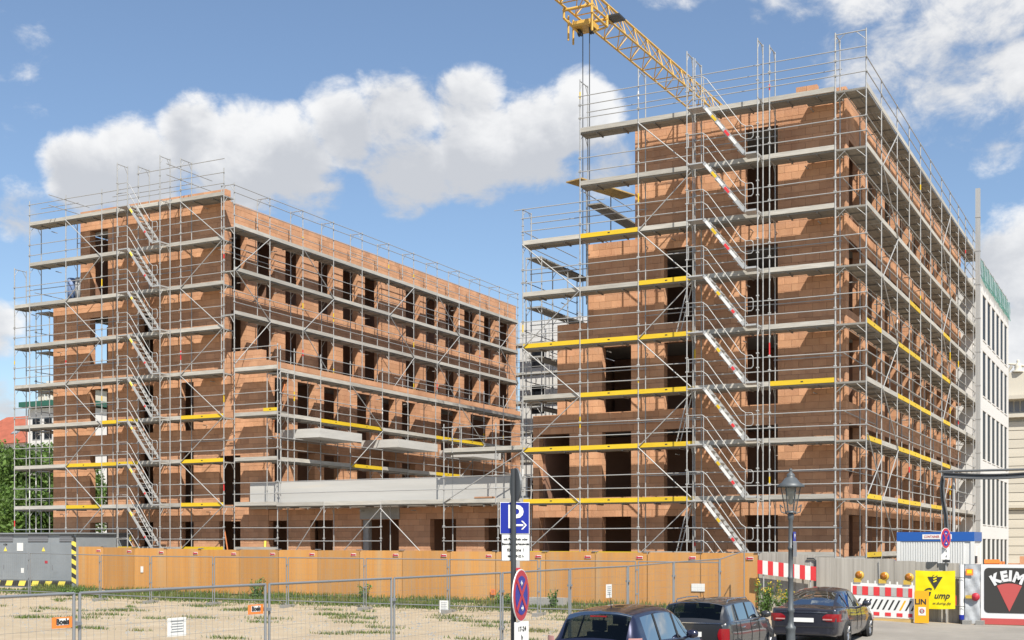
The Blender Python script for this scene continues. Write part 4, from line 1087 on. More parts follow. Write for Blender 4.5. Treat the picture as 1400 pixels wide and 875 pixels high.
# ------------------------------------------------------------------ transformer kiosk
def kiosk():
    V = 42.42; a, b = uv_at(-60, V), uv_at(104, V)
    c, s = math.cos(YAW), math.sin(YAW); sc_ = 1740/(-s*b+c*V)
    z1 = EYE+(744-728)/sc_; z0 = EYE+(744-806)/sc_
    d = 3.6
    # right edge of the far side at pixel 149
    o = empty('transformer_kiosk', (b, V, z0), 'grey metal transformer kiosk with hazard striped corner at the left edge', 'kiosk')
    m = MB(); m.box(a, b, V, V+d, z0+.02, z1-.06); m.build('wall', 'kiosk', o)
    block('roof', o, a-.1, b+.1, V-.1, V+d+.1, z1-.058, z1, 'kiosk')
    n = 5; wd = (b-a)/n
    for i in range(n):
        x0 = b-(i+1)*wd; block('door', o, x0+.02, x0+wd-.06, V-.018, V-.001, z0+.40, z1-.50, 'kiosk'); block('door_lock', o, x0+.1, x0+.13, V-.035, V-.02, z0+.9, z0+1.1, 'kiosk_dark')
    for x in (0, 63, 94):
        pass
    for (xa, xb) in ((-30, 18), (39, 66), (82, 101)):
        u0, u1 = uv_at(xa, V), uv_at(xb, V)
        for k in range(4): block('louvre_slat', o, u0, u1, V-.035+.004*k, V-.002, z1-.40+.085*k, z1-.325+.085*k, 'kiosk_dark')
    # hazard stripes: bottom band and corner bands
    def band(x0, x1, za, zb, mats, name, vertical=False):
        nn = 18 if not vertical else 10
        for i in range(nn):
            q = MB()
            if not vertical:
                xa = x0+(x1-x0)*i/nn; w_ = (x1-x0)/nn
                q.add([(xa, V-.03, za), (xa+w_, V-.03, za), (xa+w_+.12, V-.03, zb), (xa+.12, V-.03, zb), (xa, V-.02, za), (xa+w_, V-.02, za), (xa+w_+.12, V-.02, zb), (xa+.12, V-.02, zb)], MB.BF)
            else:
                zz = za+(zb-za)*i/nn; h = (zb-za)/nn
                q.add([(x0, V-.03, zz+.12), (x1, V-.03, zz), (x1, V-.03, zz+h), (x0, V-.03, zz+h+.12), (x0, V-.02, zz+.12), (x1, V-.02, zz), (x1, V-.02, zz+h), (x0, V-.02, zz+h+.12)], MB.BF)
            q.build(name, mats[i % 2], o)
    band(a+.02, b-.32, z0+.12, z0+.36, ('hazard', 'ban_black'), 'hazard_stripe')
    band(b-.25, b+.02, z0+.25, z1-.25, ('hazard', 'ban_black'), 'hazard_stripe', True)
    for i in range(8):
        h = (z1-.1-z0-.3)/8; block('hazard_stripe', o, b+.002, b+.02, V+d-.25, V+d-.02, z0+.3+h*i, z0+.3+h*(i+1), 'hazard' if i % 2 else 'ban_black')
    u = uv_at(28, V); block('notice', o, u-.2, u+.2, V-.03, V-.021, z1-.85, z1-.47, 'sign_white')
    for x in (8, 60): 
        u = uv_at(x, V); q = MB(); q.poly([(-.11, 0), (.11, 0), (0, .2)], Matrix.Translation((u, V-.03, z1-.86)), .006); q.build('warning_triangle', 'hazard', o)
    put_text('kiosk_number', 'num', o, Matrix.Translation((uv_at(8, V), V-.03, z1-.55)))
    u = uv_at(31, V); block('graffiti_patch', o, u-.08, u+.1, V-.026, V-.019, z0+.72, z0+.95, 'sign_white')
    u = uv_at(64, V); block('red_sticker', o, u-.1, u+.07, V-.026, V-.019, z1-1.42, z1-1.30, 'sign_red')
kiosk()

# ------------------------------------------------------------------ cars
def cr(p0, p1, p2, p3, t):
    return tuple(.5*((2*b)+(-a+c)*t+(2*a-5*b+4*c-d)*t*t+(-a+3*b-3*c+d)*t**3) for a, b, c, d in zip(p0, p1, p2, p3))
def make_car(name, label, cat, loc, paint, st, side, rear, front, pillars, wheels, wr, sub=5, belt_chrome=False, roof_mat=None):
    """st: stations (y, z_bottom, z_belt, z_roof, half width low, half width belt, half width roof), y from the rear bumper forwards"""
    o = empty(name, loc, label, cat, 'cars parked in a row')
    fine = []
    for i in range(len(st)-1):
        p0, p1, p2, p3 = st[max(0, i-1)], st[i], st[i+1], st[min(len(st)-1, i+2)]
        for k in range(sub): fine.append(cr(p0, p1, p2, p3, k/sub))
    fine.append(st[-1])
    def ring(s):
        y, zb, zl, zr, wl, wb, wr_ = s; gh = max(0.0, zr-zl); wm = max(wl, wb)+.015; h = zl-zb
        t = min(1, gh/.15)
        pts = [(0, zb), (wl-.10, zb), (wl-.02, zb+.06), (wm-.01, zb+.32*h), (wm, zb+.62*h), (wb+.012, zl-.07), (wb, zl)]
        f = lambda q: wb-.03+(wr_-wb+.03)*q
        pts += [(f(.05), zl+.05*gh+.004), (f(.5), zl+.5*gh), (f(.86), zl+.84*gh), (wr_-.03*t, zl+.95*gh), (wr_-.14, zl+gh+.004), (wr_*.5, zl+gh+.02+.012*t), (0, zl+gh+.026+.02*t)]
        return y, pts
    rows = 14
    V = []; rings = [ring(s) for s in fine]
    for y, pts in rings:
        for (x, z) in pts: V.append((x, y, z))
    nst = len(rings); base2 = len(V)
    for y, pts in rings:
        for (x, z) in pts: V.append((-x, y, z))
    B = {'body': [], 'rear_window': [], 'windscreen': [], 'roof': []}
    for i in range(nst-1):
        ym = (rings[i][0]+rings[i+1][0])/2
        for j in range(rows-1):
            key = 'body'
            if rear[0] < ym < rear[1] and j >= 10: key = 'rear_window'
            elif front[0] < ym < front[1] and j >= 10: key = 'windscreen'
            elif side[0] < ym < side[1] and 7 <= j <= 8: key = 'side_window%d' % sum(ym > p for p in pillars)
            elif roof_mat and j >= 9: key = 'roof'
            q = (i*rows+j, i*rows+j+1, (i+1)*rows+j+1, (i+1)*rows+j)
            q2 = tuple(base2+x for x in q[::-1])
            if key.startswith('side'): B.setdefault(key+'r', []).append(q); B.setdefault(key+'l', []).append(q2)
            else: B[key] += [q, q2]
    cap0 = tuple(range(rows)) + tuple(base2+j for j in range(rows-1, 0, -1))
    B['body'].append(cap0); e = (nst-1)*rows
    B['body'].append(tuple(e+j for j in range(rows-1, -1, -1)) + tuple(base2+e+j for j in range(1, rows)))
    mats = {'body': paint, 'rear_window': 'glass', 'windscreen': 'glass', 'roof': roof_mat or paint}
    for key, fs in B.items():
        if not fs: continue
        used = sorted({i for f in fs for i in f}); mp_ = {a: k for k, a in enumerate(used)}
        b = MB(); b.v = [V[i] for i in used]; b.f = [tuple(mp_[i] for i in f) for f in fs]; b.sm = [len(f) == 4 for f in fs]
        b.build('side_window' if key.startswith('side') else key, mats.get(key, 'glass'), o, local=True)
    def at(y):     # station at y
        for a, b in zip(fine, fine[1:]):
            if a[0] <= y <= b[0]:
                f = (y-a[0])/max(1e-6, b[0]-a[0]); return tuple(p+(q-p)*f for p, q in zip(a, b))
        return fine[-1]
    # wheels
    for yw in wheels:
        s = at(yw); wmx = max(s[4], s[5])+.015
        for sx in (-1, 1):
            Mx = Matrix.Rotation(math.pi/2*sx, 4, 'Y')
            ar = MB(); ar.lathe([(0, 0), (wr+.065, 0), (wr+.07, -.02)], (sx*(wmx-.005), yw, wr), 26, Mx); ar.build('wheel_arch', 'rubber', o, local=True)
            whl = MB(); whl.lathe([(wr*.64, .012), (wr*.70, .03), (wr*.93, .035), (wr, .01), (wr, -.17), (0, -.17)], (sx*(wmx-.01), yw, wr), 26, Mx); ob = whl.build('wheel', 'tyre', o, local=True)
            rm = MB(); rm.lathe([(wr*.65, .02), (wr*.6, .012), (wr*.56, -.02), (wr*.2, -.03), (0, .0)], (sx*(wmx-.01), yw, wr), 26, Mx)
            rm2 = MB()
            for k in range(7):
                a = 2*math.pi*k/7; rm2.tube((sx*(wmx+.0), yw, wr), (sx*(wmx+.005), yw+math.cos(a)*wr*.6, wr+math.sin(a)*wr*.6), .026, 5)
            rm.build('rim_well', 'rubber', ob, local=True); rm2.build('spokes', 'rim', ob, local=True)
    # cabin: seats and dash
    c = MB(); ymid = (side[0]+side[1])/2; zl = at(ymid)[2]
    for (yy, hh) in ((side[0]+.55, .16), (ymid+.35, .22)):
        for sx in (-.36, .36):
            c.box(sx-.24, sx+.24, yy, yy+.14, .45, zl+hh); c.box(sx-.13, sx+.13, yy+.01, yy+.11, zl+hh+.03, zl+hh+.22)
            c.box(sx-.24, sx+.24, yy+.14, yy+.6, .35, .55)
    c.box(-.66, .66, side[0]-.1, front[1]-.2, .22, .32); c.build('seats', 'seat', o, local=True)
    for sx in (-1, 1):
        for pl in pillars:
            s = at(pl); gh = s[3]-s[2]; f = lambda q: s[5]-.03+(s[6]-s[5]+.03)*q
            b = MB(); b.add([(sx*(f(e)+.006), pl+dy, s[2]+h*gh) for (e, h) in ((.0, .02), (.5, .5), (.88, .86)) for dy in (-.045, .045)], [(0, 1, 3, 2), (2, 3, 5, 4)]); b.build('pillar', 'rubber', o, local=True)
    # door gaps, handles, mirror, belt line
    for sx in (-1, 1):
        for yg in [side[0]+.25]+[p+.02 for p in pillars]+[front[0]-.12]:
            s = at(yg); wm = max(s[4], s[5])+.015
            g = MB(); g.tube((sx*(wm+.0), yg, s[1]+.18*(s[2]-s[1])), (sx*(wm+.003), yg, s[2]-.25), .006, 4); g.tube((sx*(wm+.003), yg, s[2]-.26), (sx*(s[5]+.004), yg, s[2]-.01), .006, 4); g.build('door_gap', 'rubber', o, local=True)
        for yh in [p+.16 for p in pillars]:
            s = at(yh); x = sx*(s[5]+.03)
            h = MB(); h.tube((x, yh, s[2]-.14), (x, yh+.18, s[2]-.135), .017, 6); h.build('door_handle', 'chrome' if belt_chrome else paint, o, local=True)
        b = MB(); ys_ = [side[0]+.0+(front[0]+.12-side[0])*k/14 for k in range(15)]
        for y0, y1 in zip(ys_, ys_[1:]):
            s0, s1 = at(y0), at(y1); b.tube((sx*(s0[5]-.004), y0, s0[2]+.005), (sx*(s1[5]-.004), y1, s1[2]+.005), .011, 5)
        b.build('window_trim', 'chrome' if belt_chrome else 'rubber', o, local=True)
        s = at(front[0]+.18); mx = sx*(s[5]+.12); my = front[0]+.18; mz = s[2]+.10
        mr = MB(); mr.lathe([(0, -.11), (.07, -.10), (.10, -.04), (.10, .03), (.06, .1), (0, .115)], (0, 0, 0), 12)
        mr.v = [(mx+v[2]*1.05, my+v[0]*.75, mz+v[1]*.85) for v in mr.v]; mr.tube((sx*(s[5]-.05), my, s[2]+.02), (mx, my, mz-.03), .025, 6)
        mr.build('wing_mirror', paint, o, local=True)
    o_at = at
    return o, at
def rear_kit(o, at, spec, paint):
    for item in spec:
        kind = item[0]
        if kind == 'lamp':       # rounded lamp wrapping the rear corner: (y front reach, z0, z1, x inner, slant)
            _, yf, z0, z1, xi, m = item
            for sx in (-1, 1):
                b = MB(); pts = []
                path = [(xi, None, 0), ('r', .02, 0), ('r', .06, 0), ('r', yf, 0)]
                n = 5
                for k in range(n+1):
                    z = z0+(z1-z0)*k/n; bul = math.sin(math.pi*(k+.35)/(n+.7))*.5+.5
                    row = []
                    w0 = max(at(.0)[4], at(.0)[5])
                    row.append((sx*(w0-xi*bul), -.016*bul-.004, z)); row.append((sx*(w0-.04), -.022*bul, z))
                    for yy in (.02, .06, .12, yf*(.6+.4*bul)):
                        s = at(yy); wm = max(s[4], s[5])+.015; row.append((sx*(wm+.010), yy, z))
                    pts.append(row)
                nn = len(pts[0])
                b.v = [p for r_ in pts for p in r_]
                for i in range(n):
                    for j in range(nn-1):
                        q = (i*nn+j, i*nn+j+1, (i+1)*nn+j+1, (i+1)*nn+j); b.f.append(q if sx > 0 else q[::-1]); b.sm.append(True)
                b.build('tail_lamp', m, o, local=True)
        elif kind == 'box':
            _, nm, x0, x1, y0, y1, z0, z1, m = item
            b = MB(); b.box(x0, x1, y0, y1, z0, z1); b.build(nm, m, o, local=True)
        elif kind == 'antenna':
            _, y, zb, ln = item
            b = MB(); b.tube((0, y, zb), (0, y-.10, zb+ln), .008, 5, .004); b.tube((0, y+.03, zb-.03), (0, y-.01, zb+.04), .028, 6, .012); b.build('antenna', 'rubber', o, local=True)

# rear car line: all face along the street (+Y)
# dark saloon
st = [(0, .42, .94, .94, .78, .76, .60), (.05, .30, .985, .985, .87, .83, .62), (.35, .24, 1.005, 1.005, .90, .87, .62), (.62, .22, 1.0, 1.01, .905, .885, .62), (1.0, .21, .985, 1.22, .91, .89, .60), (1.42, .20, .97, 1.40, .91, .885, .58), (2.0, .20, .955, 1.455, .91, .88, .585),
      (2.7, .20, .94, 1.44, .91, .88, .58), (3.05, .20, .93, 1.32, .91, .88, .585), (3.55, .20, .92, 1.0, .91, .875, .62), (3.75, .21, .90, .90, .91, .865, .62), (4.4, .24, .82, .82, .89, .80, .58), (4.78, .30, .68, .68, .84, .72, .5), (4.90, .40, .58, .58, .72, .6, .4)]
cz = lambda u, v: gz(u, v)+.006
SX = lambda px, Z: ((px-700)/1740*Z*math.cos(YAW)-math.sin(YAW)*Z, (px-700)/1740*Z*math.sin(YAW)+math.cos(YAW)*Z)
p = SX(1099, 33.4)
car3, at3 = make_car('parked_car', 'dark navy four door saloon at the far end of the parked row', 'car', (p[0], p[1], cz(*p)+.02), 'paint_navy', st, (.95, 3.35), (.66, 1.36), (2.86, 3.62), (1.36, 2.18), (1.02, 3.85), .325)
rear_kit(car3, at3, [('lamp', .26, .66, .86, .30, 'tail'), ('box', 'number_plate', -.26, .26, -.022, -.008, .64, .75, 'sign_white'), ('box', 'plate_band', -.30, -.255, -.021, -.006, .64, .75, 'sign_blue'),
    ('box', 'chrome_strip', -.62, .62, -.018, .01, .885, .905, 'chrome'), ('box', 'bumper_line', -.80, .80, -.02, .05, .50, .53, 'rubber'), ('box', 'bumper', -.76, .76, -.028, .05, .34, .49, 'paint_navy'),
    ('box', 'lamp_clear_strip', .50, .74, -.032, -.012, .70, .735, 'tail_clear'), ('box', 'lamp_clear_strip', -.74, -.50, -.032, -.012, .70, .735, 'tail_clear'), ('antenna', 1.62, 1.45, .09)], 'paint_navy')
# compact estate with upright rear and pale roof rails
st = [(0, .40, .92, .92, .74, .72, .60), (.05, .30, .965, .99, .82, .80, .64), (.12, .26, .975, 1.06, .845, .825, .66), (.30, .23, .98, 1.32, .86, .835, .665), (.45, .21, .975, 1.385, .865, .835, .66), (1.2, .20, .97, 1.425, .87, .835, .66), (2.0, .20, .965, 1.43, .87, .835, .655),
      (2.45, .20, .96, 1.40, .87, .835, .65), (2.75, .20, .955, 1.22, .87, .83, .66), (3.02, .20, .95, 1.0, .87, .825, .66), (3.15, .21, .93, .93, .87, .815, .62), (3.6, .24, .86, .86, .86, .76, .52), (3.88, .30, .72, .72, .79, .66, .45), (3.96, .42, .60, .60, .66, .55, .35)]
p = SX(944, 28.3)
car2, at2 = make_car('parked_car', 'dark grey compact estate with pale roof rails, middle car of the row', 'car', (p[0], p[1], cz(*p)+.06), 'paint_grey', st, (.42, 2.86), (.10, .36), (2.5, 3.04), (.95, 1.75), (.72, 3.2), .305, belt_chrome=True, roof_mat='paint_grey')
rear_kit(car2, at2, [('lamp', .11, .57, .85, .11, 'tail'), ('box', 'number_plate', -.26, .26, -.022, -.008, .66, .77, 'sign_white'), ('box', 'chrome_strip', -.72, .72, -.014, .0, .955, .975, 'chrome'), ('box', 'bumper', -.72, .72, -.03, .05, .32, .5, 'rubber'), ('antenna', .95, 1.44, .16)], 'paint_grey')
for sx in (-1, 1):
    b = MB(); b.path([(sx*.60, .75, 1.40), (sx*.60, .82, 1.455), (sx*.60, 1.5, 1.475), (sx*.595, 2.2, 1.465), (sx*.59, 2.3, 1.41)], .014, 6); b.build('roof_rail', 'chrome', car2, local=True)
# blue people carrier
st = [(0, .42, .98, .98, .78, .74, .58), (.06, .30, 1.03, 1.06, .87, .83, .64), (.16, .26, 1.04, 1.20, .89, .865, .66), (.36, .23, 1.04, 1.50, .90, .875, .66), (.55, .21, 1.03, 1.575, .905, .88, .655), (1.2, .20, 1.02, 1.625, .905, .88, .65), (1.9, .20, 1.005, 1.63, .905, .88, .645),
      (2.4, .20, .99, 1.58, .905, .875, .635), (2.9, .20, .975, 1.38, .905, .87, .64), (3.42, .20, .96, 1.04, .905, .865, .66), (3.58, .21, .94, .94, .90, .85, .62), (4.0, .24, .84, .84, .88, .78, .55), (4.25, .30, .70, .70, .81, .68, .45), (4.34, .42, .58, .58, .68, .55, .35)]
p = SX(808, 23.0)
car1, at1 = make_car('parked_car', 'dark blue people carrier with tall rear window, nearest car of the row', 'car', (p[0], p[1], cz(*p)+.01), 'paint_blue', st, (.62, 3.05), (.10, .50), (2.5, 3.46), (1.30, 2.30), (.80, 3.45), .32)
rear_kit(car1, at1, [('lamp', .22, .80, 1.16, .07, 'tail_clear'), ('box', 'number_plate', -.26, .26, -.022, -.008, .66, .77, 'sign_white'), ('box', 'bumper', -.76, .76, -.03, .05, .32, .52, 'paint_blue'), ('box', 'brake_light', -.16, .16, .33, .40, 1.50, 1.53, 'tail'), ('antenna', .95, 1.64, .30)], 'paint_blue')

# ------------------------------------------------------------------ signs and street lamp
def disc(b, c, r, M_, y0, t, n=28):
    b.poly([(r*math.cos(2*math.pi*i/n), r*math.sin(2*math.pi*i/n)) for i in range(n)][::-1], Matrix.Translation(c) @ M_ @ Matrix.Translation((0, y0, 0)), t)
def no_stopping(o, c, r, yaw, arrows=True):
    c = Vector(c); M_ = Matrix.Rotation(yaw, 4, 'Z')
    b = MB(); disc(b, c, r, M_, 0, .012); b.build('sign_disc', 'sign_white', o)
    b = MB(); disc(b, c, r*.96, M_, -.004, .003); b.build('red_ring', 'sign_red', o)
    b = MB(); disc(b, c, r*.74, M_, -.008, .003); b.build('blue_field', 'sign_blue', o)
    b = MB()
    for a in (45, -45):
        T = Matrix.Translation(c) @ M_ @ Matrix.Translation((0, -.011-.002*(a > 0), 0)) @ Matrix.Rotation(R(a), 4, 'Y')
        b.poly([(-r*.78, -r*.09), (r*.78, -r*.09), (r*.78, r*.09), (-r*.78, r*.09)], T, .002)
    b.build('red_cross', 'sign_red', o)
    if arrows:
        b = MB()
        for (z, sg) in ((.46, -1), (-.48, 1)):
            T = Matrix.Translation(c) @ M_ @ Matrix.Translation((0, -.016, z*r))
            b.poly([(-.11*r, -.04*r), (.05*r, -.04*r), (.05*r, .04*r), (-.11*r, .04*r)], T, .003)
            b.poly([(.05*r*sg, -.11*r), (.18*r*sg, 0), (.05*r*sg, .11*r)], T, .003)
        b.build('white_arrow', 'sign_white', o)
    b = MB(); disc(b, c, r*.98, M_, .013, .003); b.build('sign_back', 'sign_grey', o)
def parking_sign():
    Z = 16.1; c, s = math.cos(YAW), math.sin(YAW); sc_ = 1740/Z
    def P_(px, py, dz=0.0): f = Z+dz; r = (px-700)/1740*f; return Vector((c*r-s*f, s*r+c*f, EYE+(744-py)*f/1740))
    p0 = P_(702, 744); g = gz(p0.x, p0.y)
    o = empty('sign_post', (p0.x, p0.y, g), 'dark round post with blue parking sign, white panel and round no stopping sign', 'sign post')
    rod('post', o, (p0.x, p0.y, g), (p0.x, p0.y, P_(702, 641).z), .036, 'post_dark')
    fy = YAW
    # parking sign, behind the post and square to the street behind us
    M_ = Matrix.Rotation(fy+R(2), 4, 'Z'); back = .045
    def board(px0, px1, py0, py1, m, nm, d=0.0, t=.012):
        a, b_ = P_(px0, py0, back), P_(px1, py1, back); cc = (a+b_)/2
        inst(nm, unit('box', m), o, Matrix.Translation(cc) @ M_ @ Matrix.Translation((0, d, 0)) @ Matrix.Diagonal(((px1-px0)/sc_, t, (py1-py0)/sc_, 1)))
        return cc
    board(683.5, 724, 686.5, 730, 'sign_white', 'sign_rim'); cb_ = board(684.3, 723.2, 687.3, 729.2, 'sign_blue', 'parking_board', -.004)
    put_text('parking_letter', 'P', o, Matrix.Translation(P_(704, 708, back)) @ M_ @ Matrix.Translation((0, -.014, 0)))
    b = MB(); T = Matrix.Translation(P_(711, 718, back)) @ M_ @ Matrix.Translation((0, -.014, 0))
    b.poly([(-.10, -.012), (.04, -.012), (.04, .012), (-.10, .012)], T, .003)
    for sg in (-1, 1): b.poly([(.065, -.0), (.085, 0.0), (.035, .055*sg), (.012, .055*sg)][::-sg], T, .003)
    b.build('white_arrow', 'sign_white', o)
    board(685.5, 724.5, 730.2, 767.2, 'kiosk_dark', 'panel_rim'); board(686.5, 723.5, 731, 766.3, 'sign_white', 'panel', -.004)
    for i, py in enumerate((737.3, 743.8, 752, 760.5)):
        put_text('panel_lettering', 'p%d' % i, o, Matrix.Translation(P_(705, py, back)) @ M_ @ Matrix.Translation((0, -.012, 0)) @ Matrix.Diagonal((.92, 1, 1, 1)))
    inst('bracket', unit('box', 'steel'), o, Matrix.Translation(P_(707.5, 772, .03)) @ M_ @ Matrix.Diagonal((.055, .03, .12, 1)))
    # sign seen on edge at the top
    bk = MB(); cc = P_(705, 663, .0); disc(bk, cc+Vector((.0, .0, 0)), .215, Matrix.Rotation(YAW+R(-72), 4, 'Z'), -.012, .024); bk.build('edge_on_sign', 'sign_grey', o)
    # no stopping disc: turned well away from us
    no_stopping(o, P_(712.6, 814, -.02), 36/sc_, YAW+R(71.5))
    M2 = Matrix.Rotation(YAW+R(58), 4, 'Z')
    cc = P_(713, 866, -.02)
    inst('panel', unit('box', 'sign_white'), o, Matrix.Translation(cc) @ M2 @ Matrix.Diagonal((.33, .012, .30, 1)))
    put_text('hours_lettering', 'hours', o, Matrix.Translation(cc+Vector((0, 0, .055))) @ M2 @ Matrix.Translation((0, -.009, 0)))
    put_text('hours_lettering', 'h', o, Matrix.Translation(cc+Vector((0, 0, -.05))) @ M2 @ Matrix.Translation((0, -.009, 0)))
    for py in (778, 852): inst('clip', unit('box', 'sign_red'), o, Matrix.Translation(P_(707, py, 0)) @ M_ @ Matrix.Diagonal((.09, .03, .03, 1)))
    block('base', o, p0.x-.06, p0.x+.06, p0.y-.06, p0.y+.06, g-.02, g+.05, 'foot')
parking_sign()
def hoarding_sign():
    V = HV-.12; u = uv_at(1293, V); s = 42.4
    o = empty('no_stopping_sign', (u, V, -.3), 'small round no stopping sign with white panel above the yellow banner', 'sign')
    z = lambda py: EYE+(744-py)/s
    rod('post', o, (u, V+.03, -.33), (u, V+.03, z(722)), .028, 'steel')
    no_stopping(o, (u+.02, V-.12, z(736)), .33, YAW+R(44))
    inst('panel', unit('box', 'sign_white'), o, Matrix.Translation((u, V-.03, z(756.5))) @ Matrix.Rotation(YAW-R(12), 4, 'Z') @ Matrix.Diagonal((.25, .01, .38, 1)))
    for k in range(4): inst('print_mark', unit('box', 'kiosk_dark'), o, Matrix.Translation((u-.05+.08*(k % 2), V-.045, z(753+7*(k//2)))) @ Matrix.Rotation(YAW-R(12), 4, 'Z') @ Matrix.Diagonal((.035, .006, .05, 1)))
    inst('clamp', unit('box', 'dark'), o, Matrix.Translation((u+.02, V, z(767))) @ Matrix.Diagonal((.2, .1, .08, 1)))
hoarding_sign()
def street_lamp():
    Z = 29.6; c, s = math.cos(YAW), math.sin(YAW); f = Z; r = (1081-700)/1740*f
    x, y = c*r-s*f, s*r+c*f; k = 1740/Z
    z = lambda py: EYE+(744-py)/k
    g = gz(x, y)
    o = empty('street_lamp', (x, y, g), 'old fashioned grey lantern street lamp on a ringed iron post', 'street lamp')
    b = MB()
    prof = [(.17, g), (.17, g+.25), (.15, g+.3), (.145, z(870)), (.15, z(862)), (.165, z(860)), (.165, z(857)), (.11, z(855)), (.095, z(850)), (.092, z(838)), (.12, z(836)), (.12, z(833)), (.088, z(831)), (.085, z(792)), (.10, z(791)), (.10, z(789)), (.078, z(788)), (.075, z(752)), (.10, z(751)), (.10, z(748)), (.072, z(747)),
            (.068, z(712)), (.095, z(710)), (.10, z(704)), (.07, z(701)), (.05, z(698)), (0, z(698))]
    prof = [(r_*.72, z_) for r_, z_ in prof]
    b.lathe(prof, (x, y, 0), 18); b.build('post', 'lamp_paint', o)
    # lantern: six-sided, wider at the top
    zb, zt = z(700), z(664)
    n = 6; rb, rt = .115, .23
    P0 = [(x+rb*math.cos(2*math.pi*i/n+.3), y+rb*math.sin(2*math.pi*i/n+.3), zb) for i in range(n)]
    P1 = [(x+rt*math.cos(2*math.pi*i/n+.3), y+rt*math.sin(2*math.pi*i/n+.3), zt) for i in range(n)]
    for i in range(n):
        rod('lantern_bar', o, P0[i], P1[i], .012, 'lamp_paint')
        q = MB(); j = (i+1) % n; q.add([P0[i], P0[j], P1[j], P1[i]], [(0, 1, 2, 3)]); q.build('pane', 'clear', o)
    b = MB(); b.lathe([(rb+.02, zb-.02), (rb+.02, zb+.02), (0, zb+.02)], (x, y, 0), 6); b.build('lantern_base', 'lamp_paint', o)
    b = MB(); b.lathe([(rt+.09, z(666)), (rt+.10, z(664)), (rt-.01, z(660)), (.14, z(654)), (.09, z(652)), (.10, z(650)), (.075, z(647.5)), (.03, z(645.5)), (.02, z(645)), (.04, z(643)), (.035, z(641)), (0, z(640.5))], (x, y, 0), 12); b.build('lantern_roof', 'lamp_paint', o)
    b = MB(); b.lathe([(.0, z(690)), (.05, z(689)), (.055, z(680)), (.09, z(676)), (.09, z(667)), (0, z(666))], (x, y, 0), 10); b.build('mantle', 'lamp_glass', o)
    b = MB()
    for sg in (-1, 1): b.path([(x+sg*.06*c, y+sg*.06*s, z(703)), (x+sg*.22*c, y+sg*.22*s, z(700)), (x+sg*.25*c, y+sg*.25*s, z(690)), (x+sg*.18*c, y+sg*.18*s, z(694))], .014, 6)
    b.build('scroll_bracket', 'lamp_paint', o)
    # signs on the post, turned almost edge on
    Ms = Matrix.Rotation(YAW+R(62), 4, 'Z')
    cc = Vector((x+.09*c, y+.09*s, z(733.5)))
    inst('parking_board', unit('box', 'sign_blue'), o, Matrix.Translation(cc) @ Ms @ Matrix.Diagonal((.2, .012, .22, 1)))
    inst('parking_letter', TXT['P'], o, Matrix.Translation(cc) @ Ms @ Matrix.Translation((0, -.01, 0)) @ Matrix.Diagonal((.36, 1, .36, 1)) @ FRONT)
    cc = Vector((x+.10*c, y+.10*s, z(751)))
    inst('grey_panel', unit('box', 'kiosk_dark'), o, Matrix.Translation(cc) @ Ms @ Matrix.Diagonal((.26, .012, .34, 1)))
street_lamp()

# ------------------------------------------------------------------ background buildings
def white_block():
    U = -9.0; v0, v1 = 73.3, 87.3; zt = 16.75
    o = empty('white_building', (U, 82, 0), 'white rendered office block with tall narrow dark windows behind the right scaffold', 'building')
    wn = [74.4+2.12*i for i in range(6)]; w_ = 1.5; lev = [(-.2, 2.2), (3.7, 6.5), (7.3, 10.2), (10.9, 13.8), (14.3-.0, 16.2)]
    lev = [(.1, 2.5), (3.3, 6.1), (6.9, 9.6), (10.4, 12.9), (13.5, 16.0)]
    m = MB(); m.box(U-9, U-.32, v0, v1, -.5, zt-.3); m.build('core', 'plaster', o)
    zz = [-.5]+[z for l in lev for z in l]+[zt]
    for i in range(0, len(zz)-1, 2): block('spandrel', o, U-.3, U, v0, v1, zz[i], zz[i+1], 'plaster')
    for (a, b) in lev:
        e = v0
        for x in wn+[v1+w_]:
            x1 = min(x, v1)
            if x1 > e: block('pier', o, U-.3, U-.004, e, x1, a, b, 'plaster')
            e = x+w_
        for x in wn:
            fr = block('window', o, U-.10, U-.05, x, x+w_, a, b, 'pane')
            block('sill', o, U-.2, U+.03, x-.02, x+w_+.02, a-.05, a+.0, 'plaster')
    block('front_wall', o, U-9, U-.32, v0-.02, v0-.001, -.5, zt, 'plaster')
    ro = empty('safety_net', (U, 80, zt), 'green safety net on posts along the white building roof edge', 'net')
    for i in range(7): rod('net_post', ro, (U-.1, v0+2.2*i+.3, zt), (U-.1, v0+2.2*i+.3, zt+1.35), .03, 'steel')
    for z in (.3, 1.2): rod('net_rail', ro, (U-.1, v0, zt+z), (U-.1, v1+.4, zt+z), .025, 'steel')
    n = MB(); k = 44
    for i in range(k+1):
        y = v0+(v1+.4-v0)*i/k
        for j in range(5): n.v.append((U+.02+.06*math.sin(i*1.7+j)+.1*(j == 0), y, zt-.25+.30*j+.05*math.sin(i*.9)))
    for i in range(k):
        for j in range(4): q = i*5+j; n.f.append((q, q+5, q+6, q+1)); n.sm.append(True)
    n.build('net_sheet', 'net', ro)
white_block()
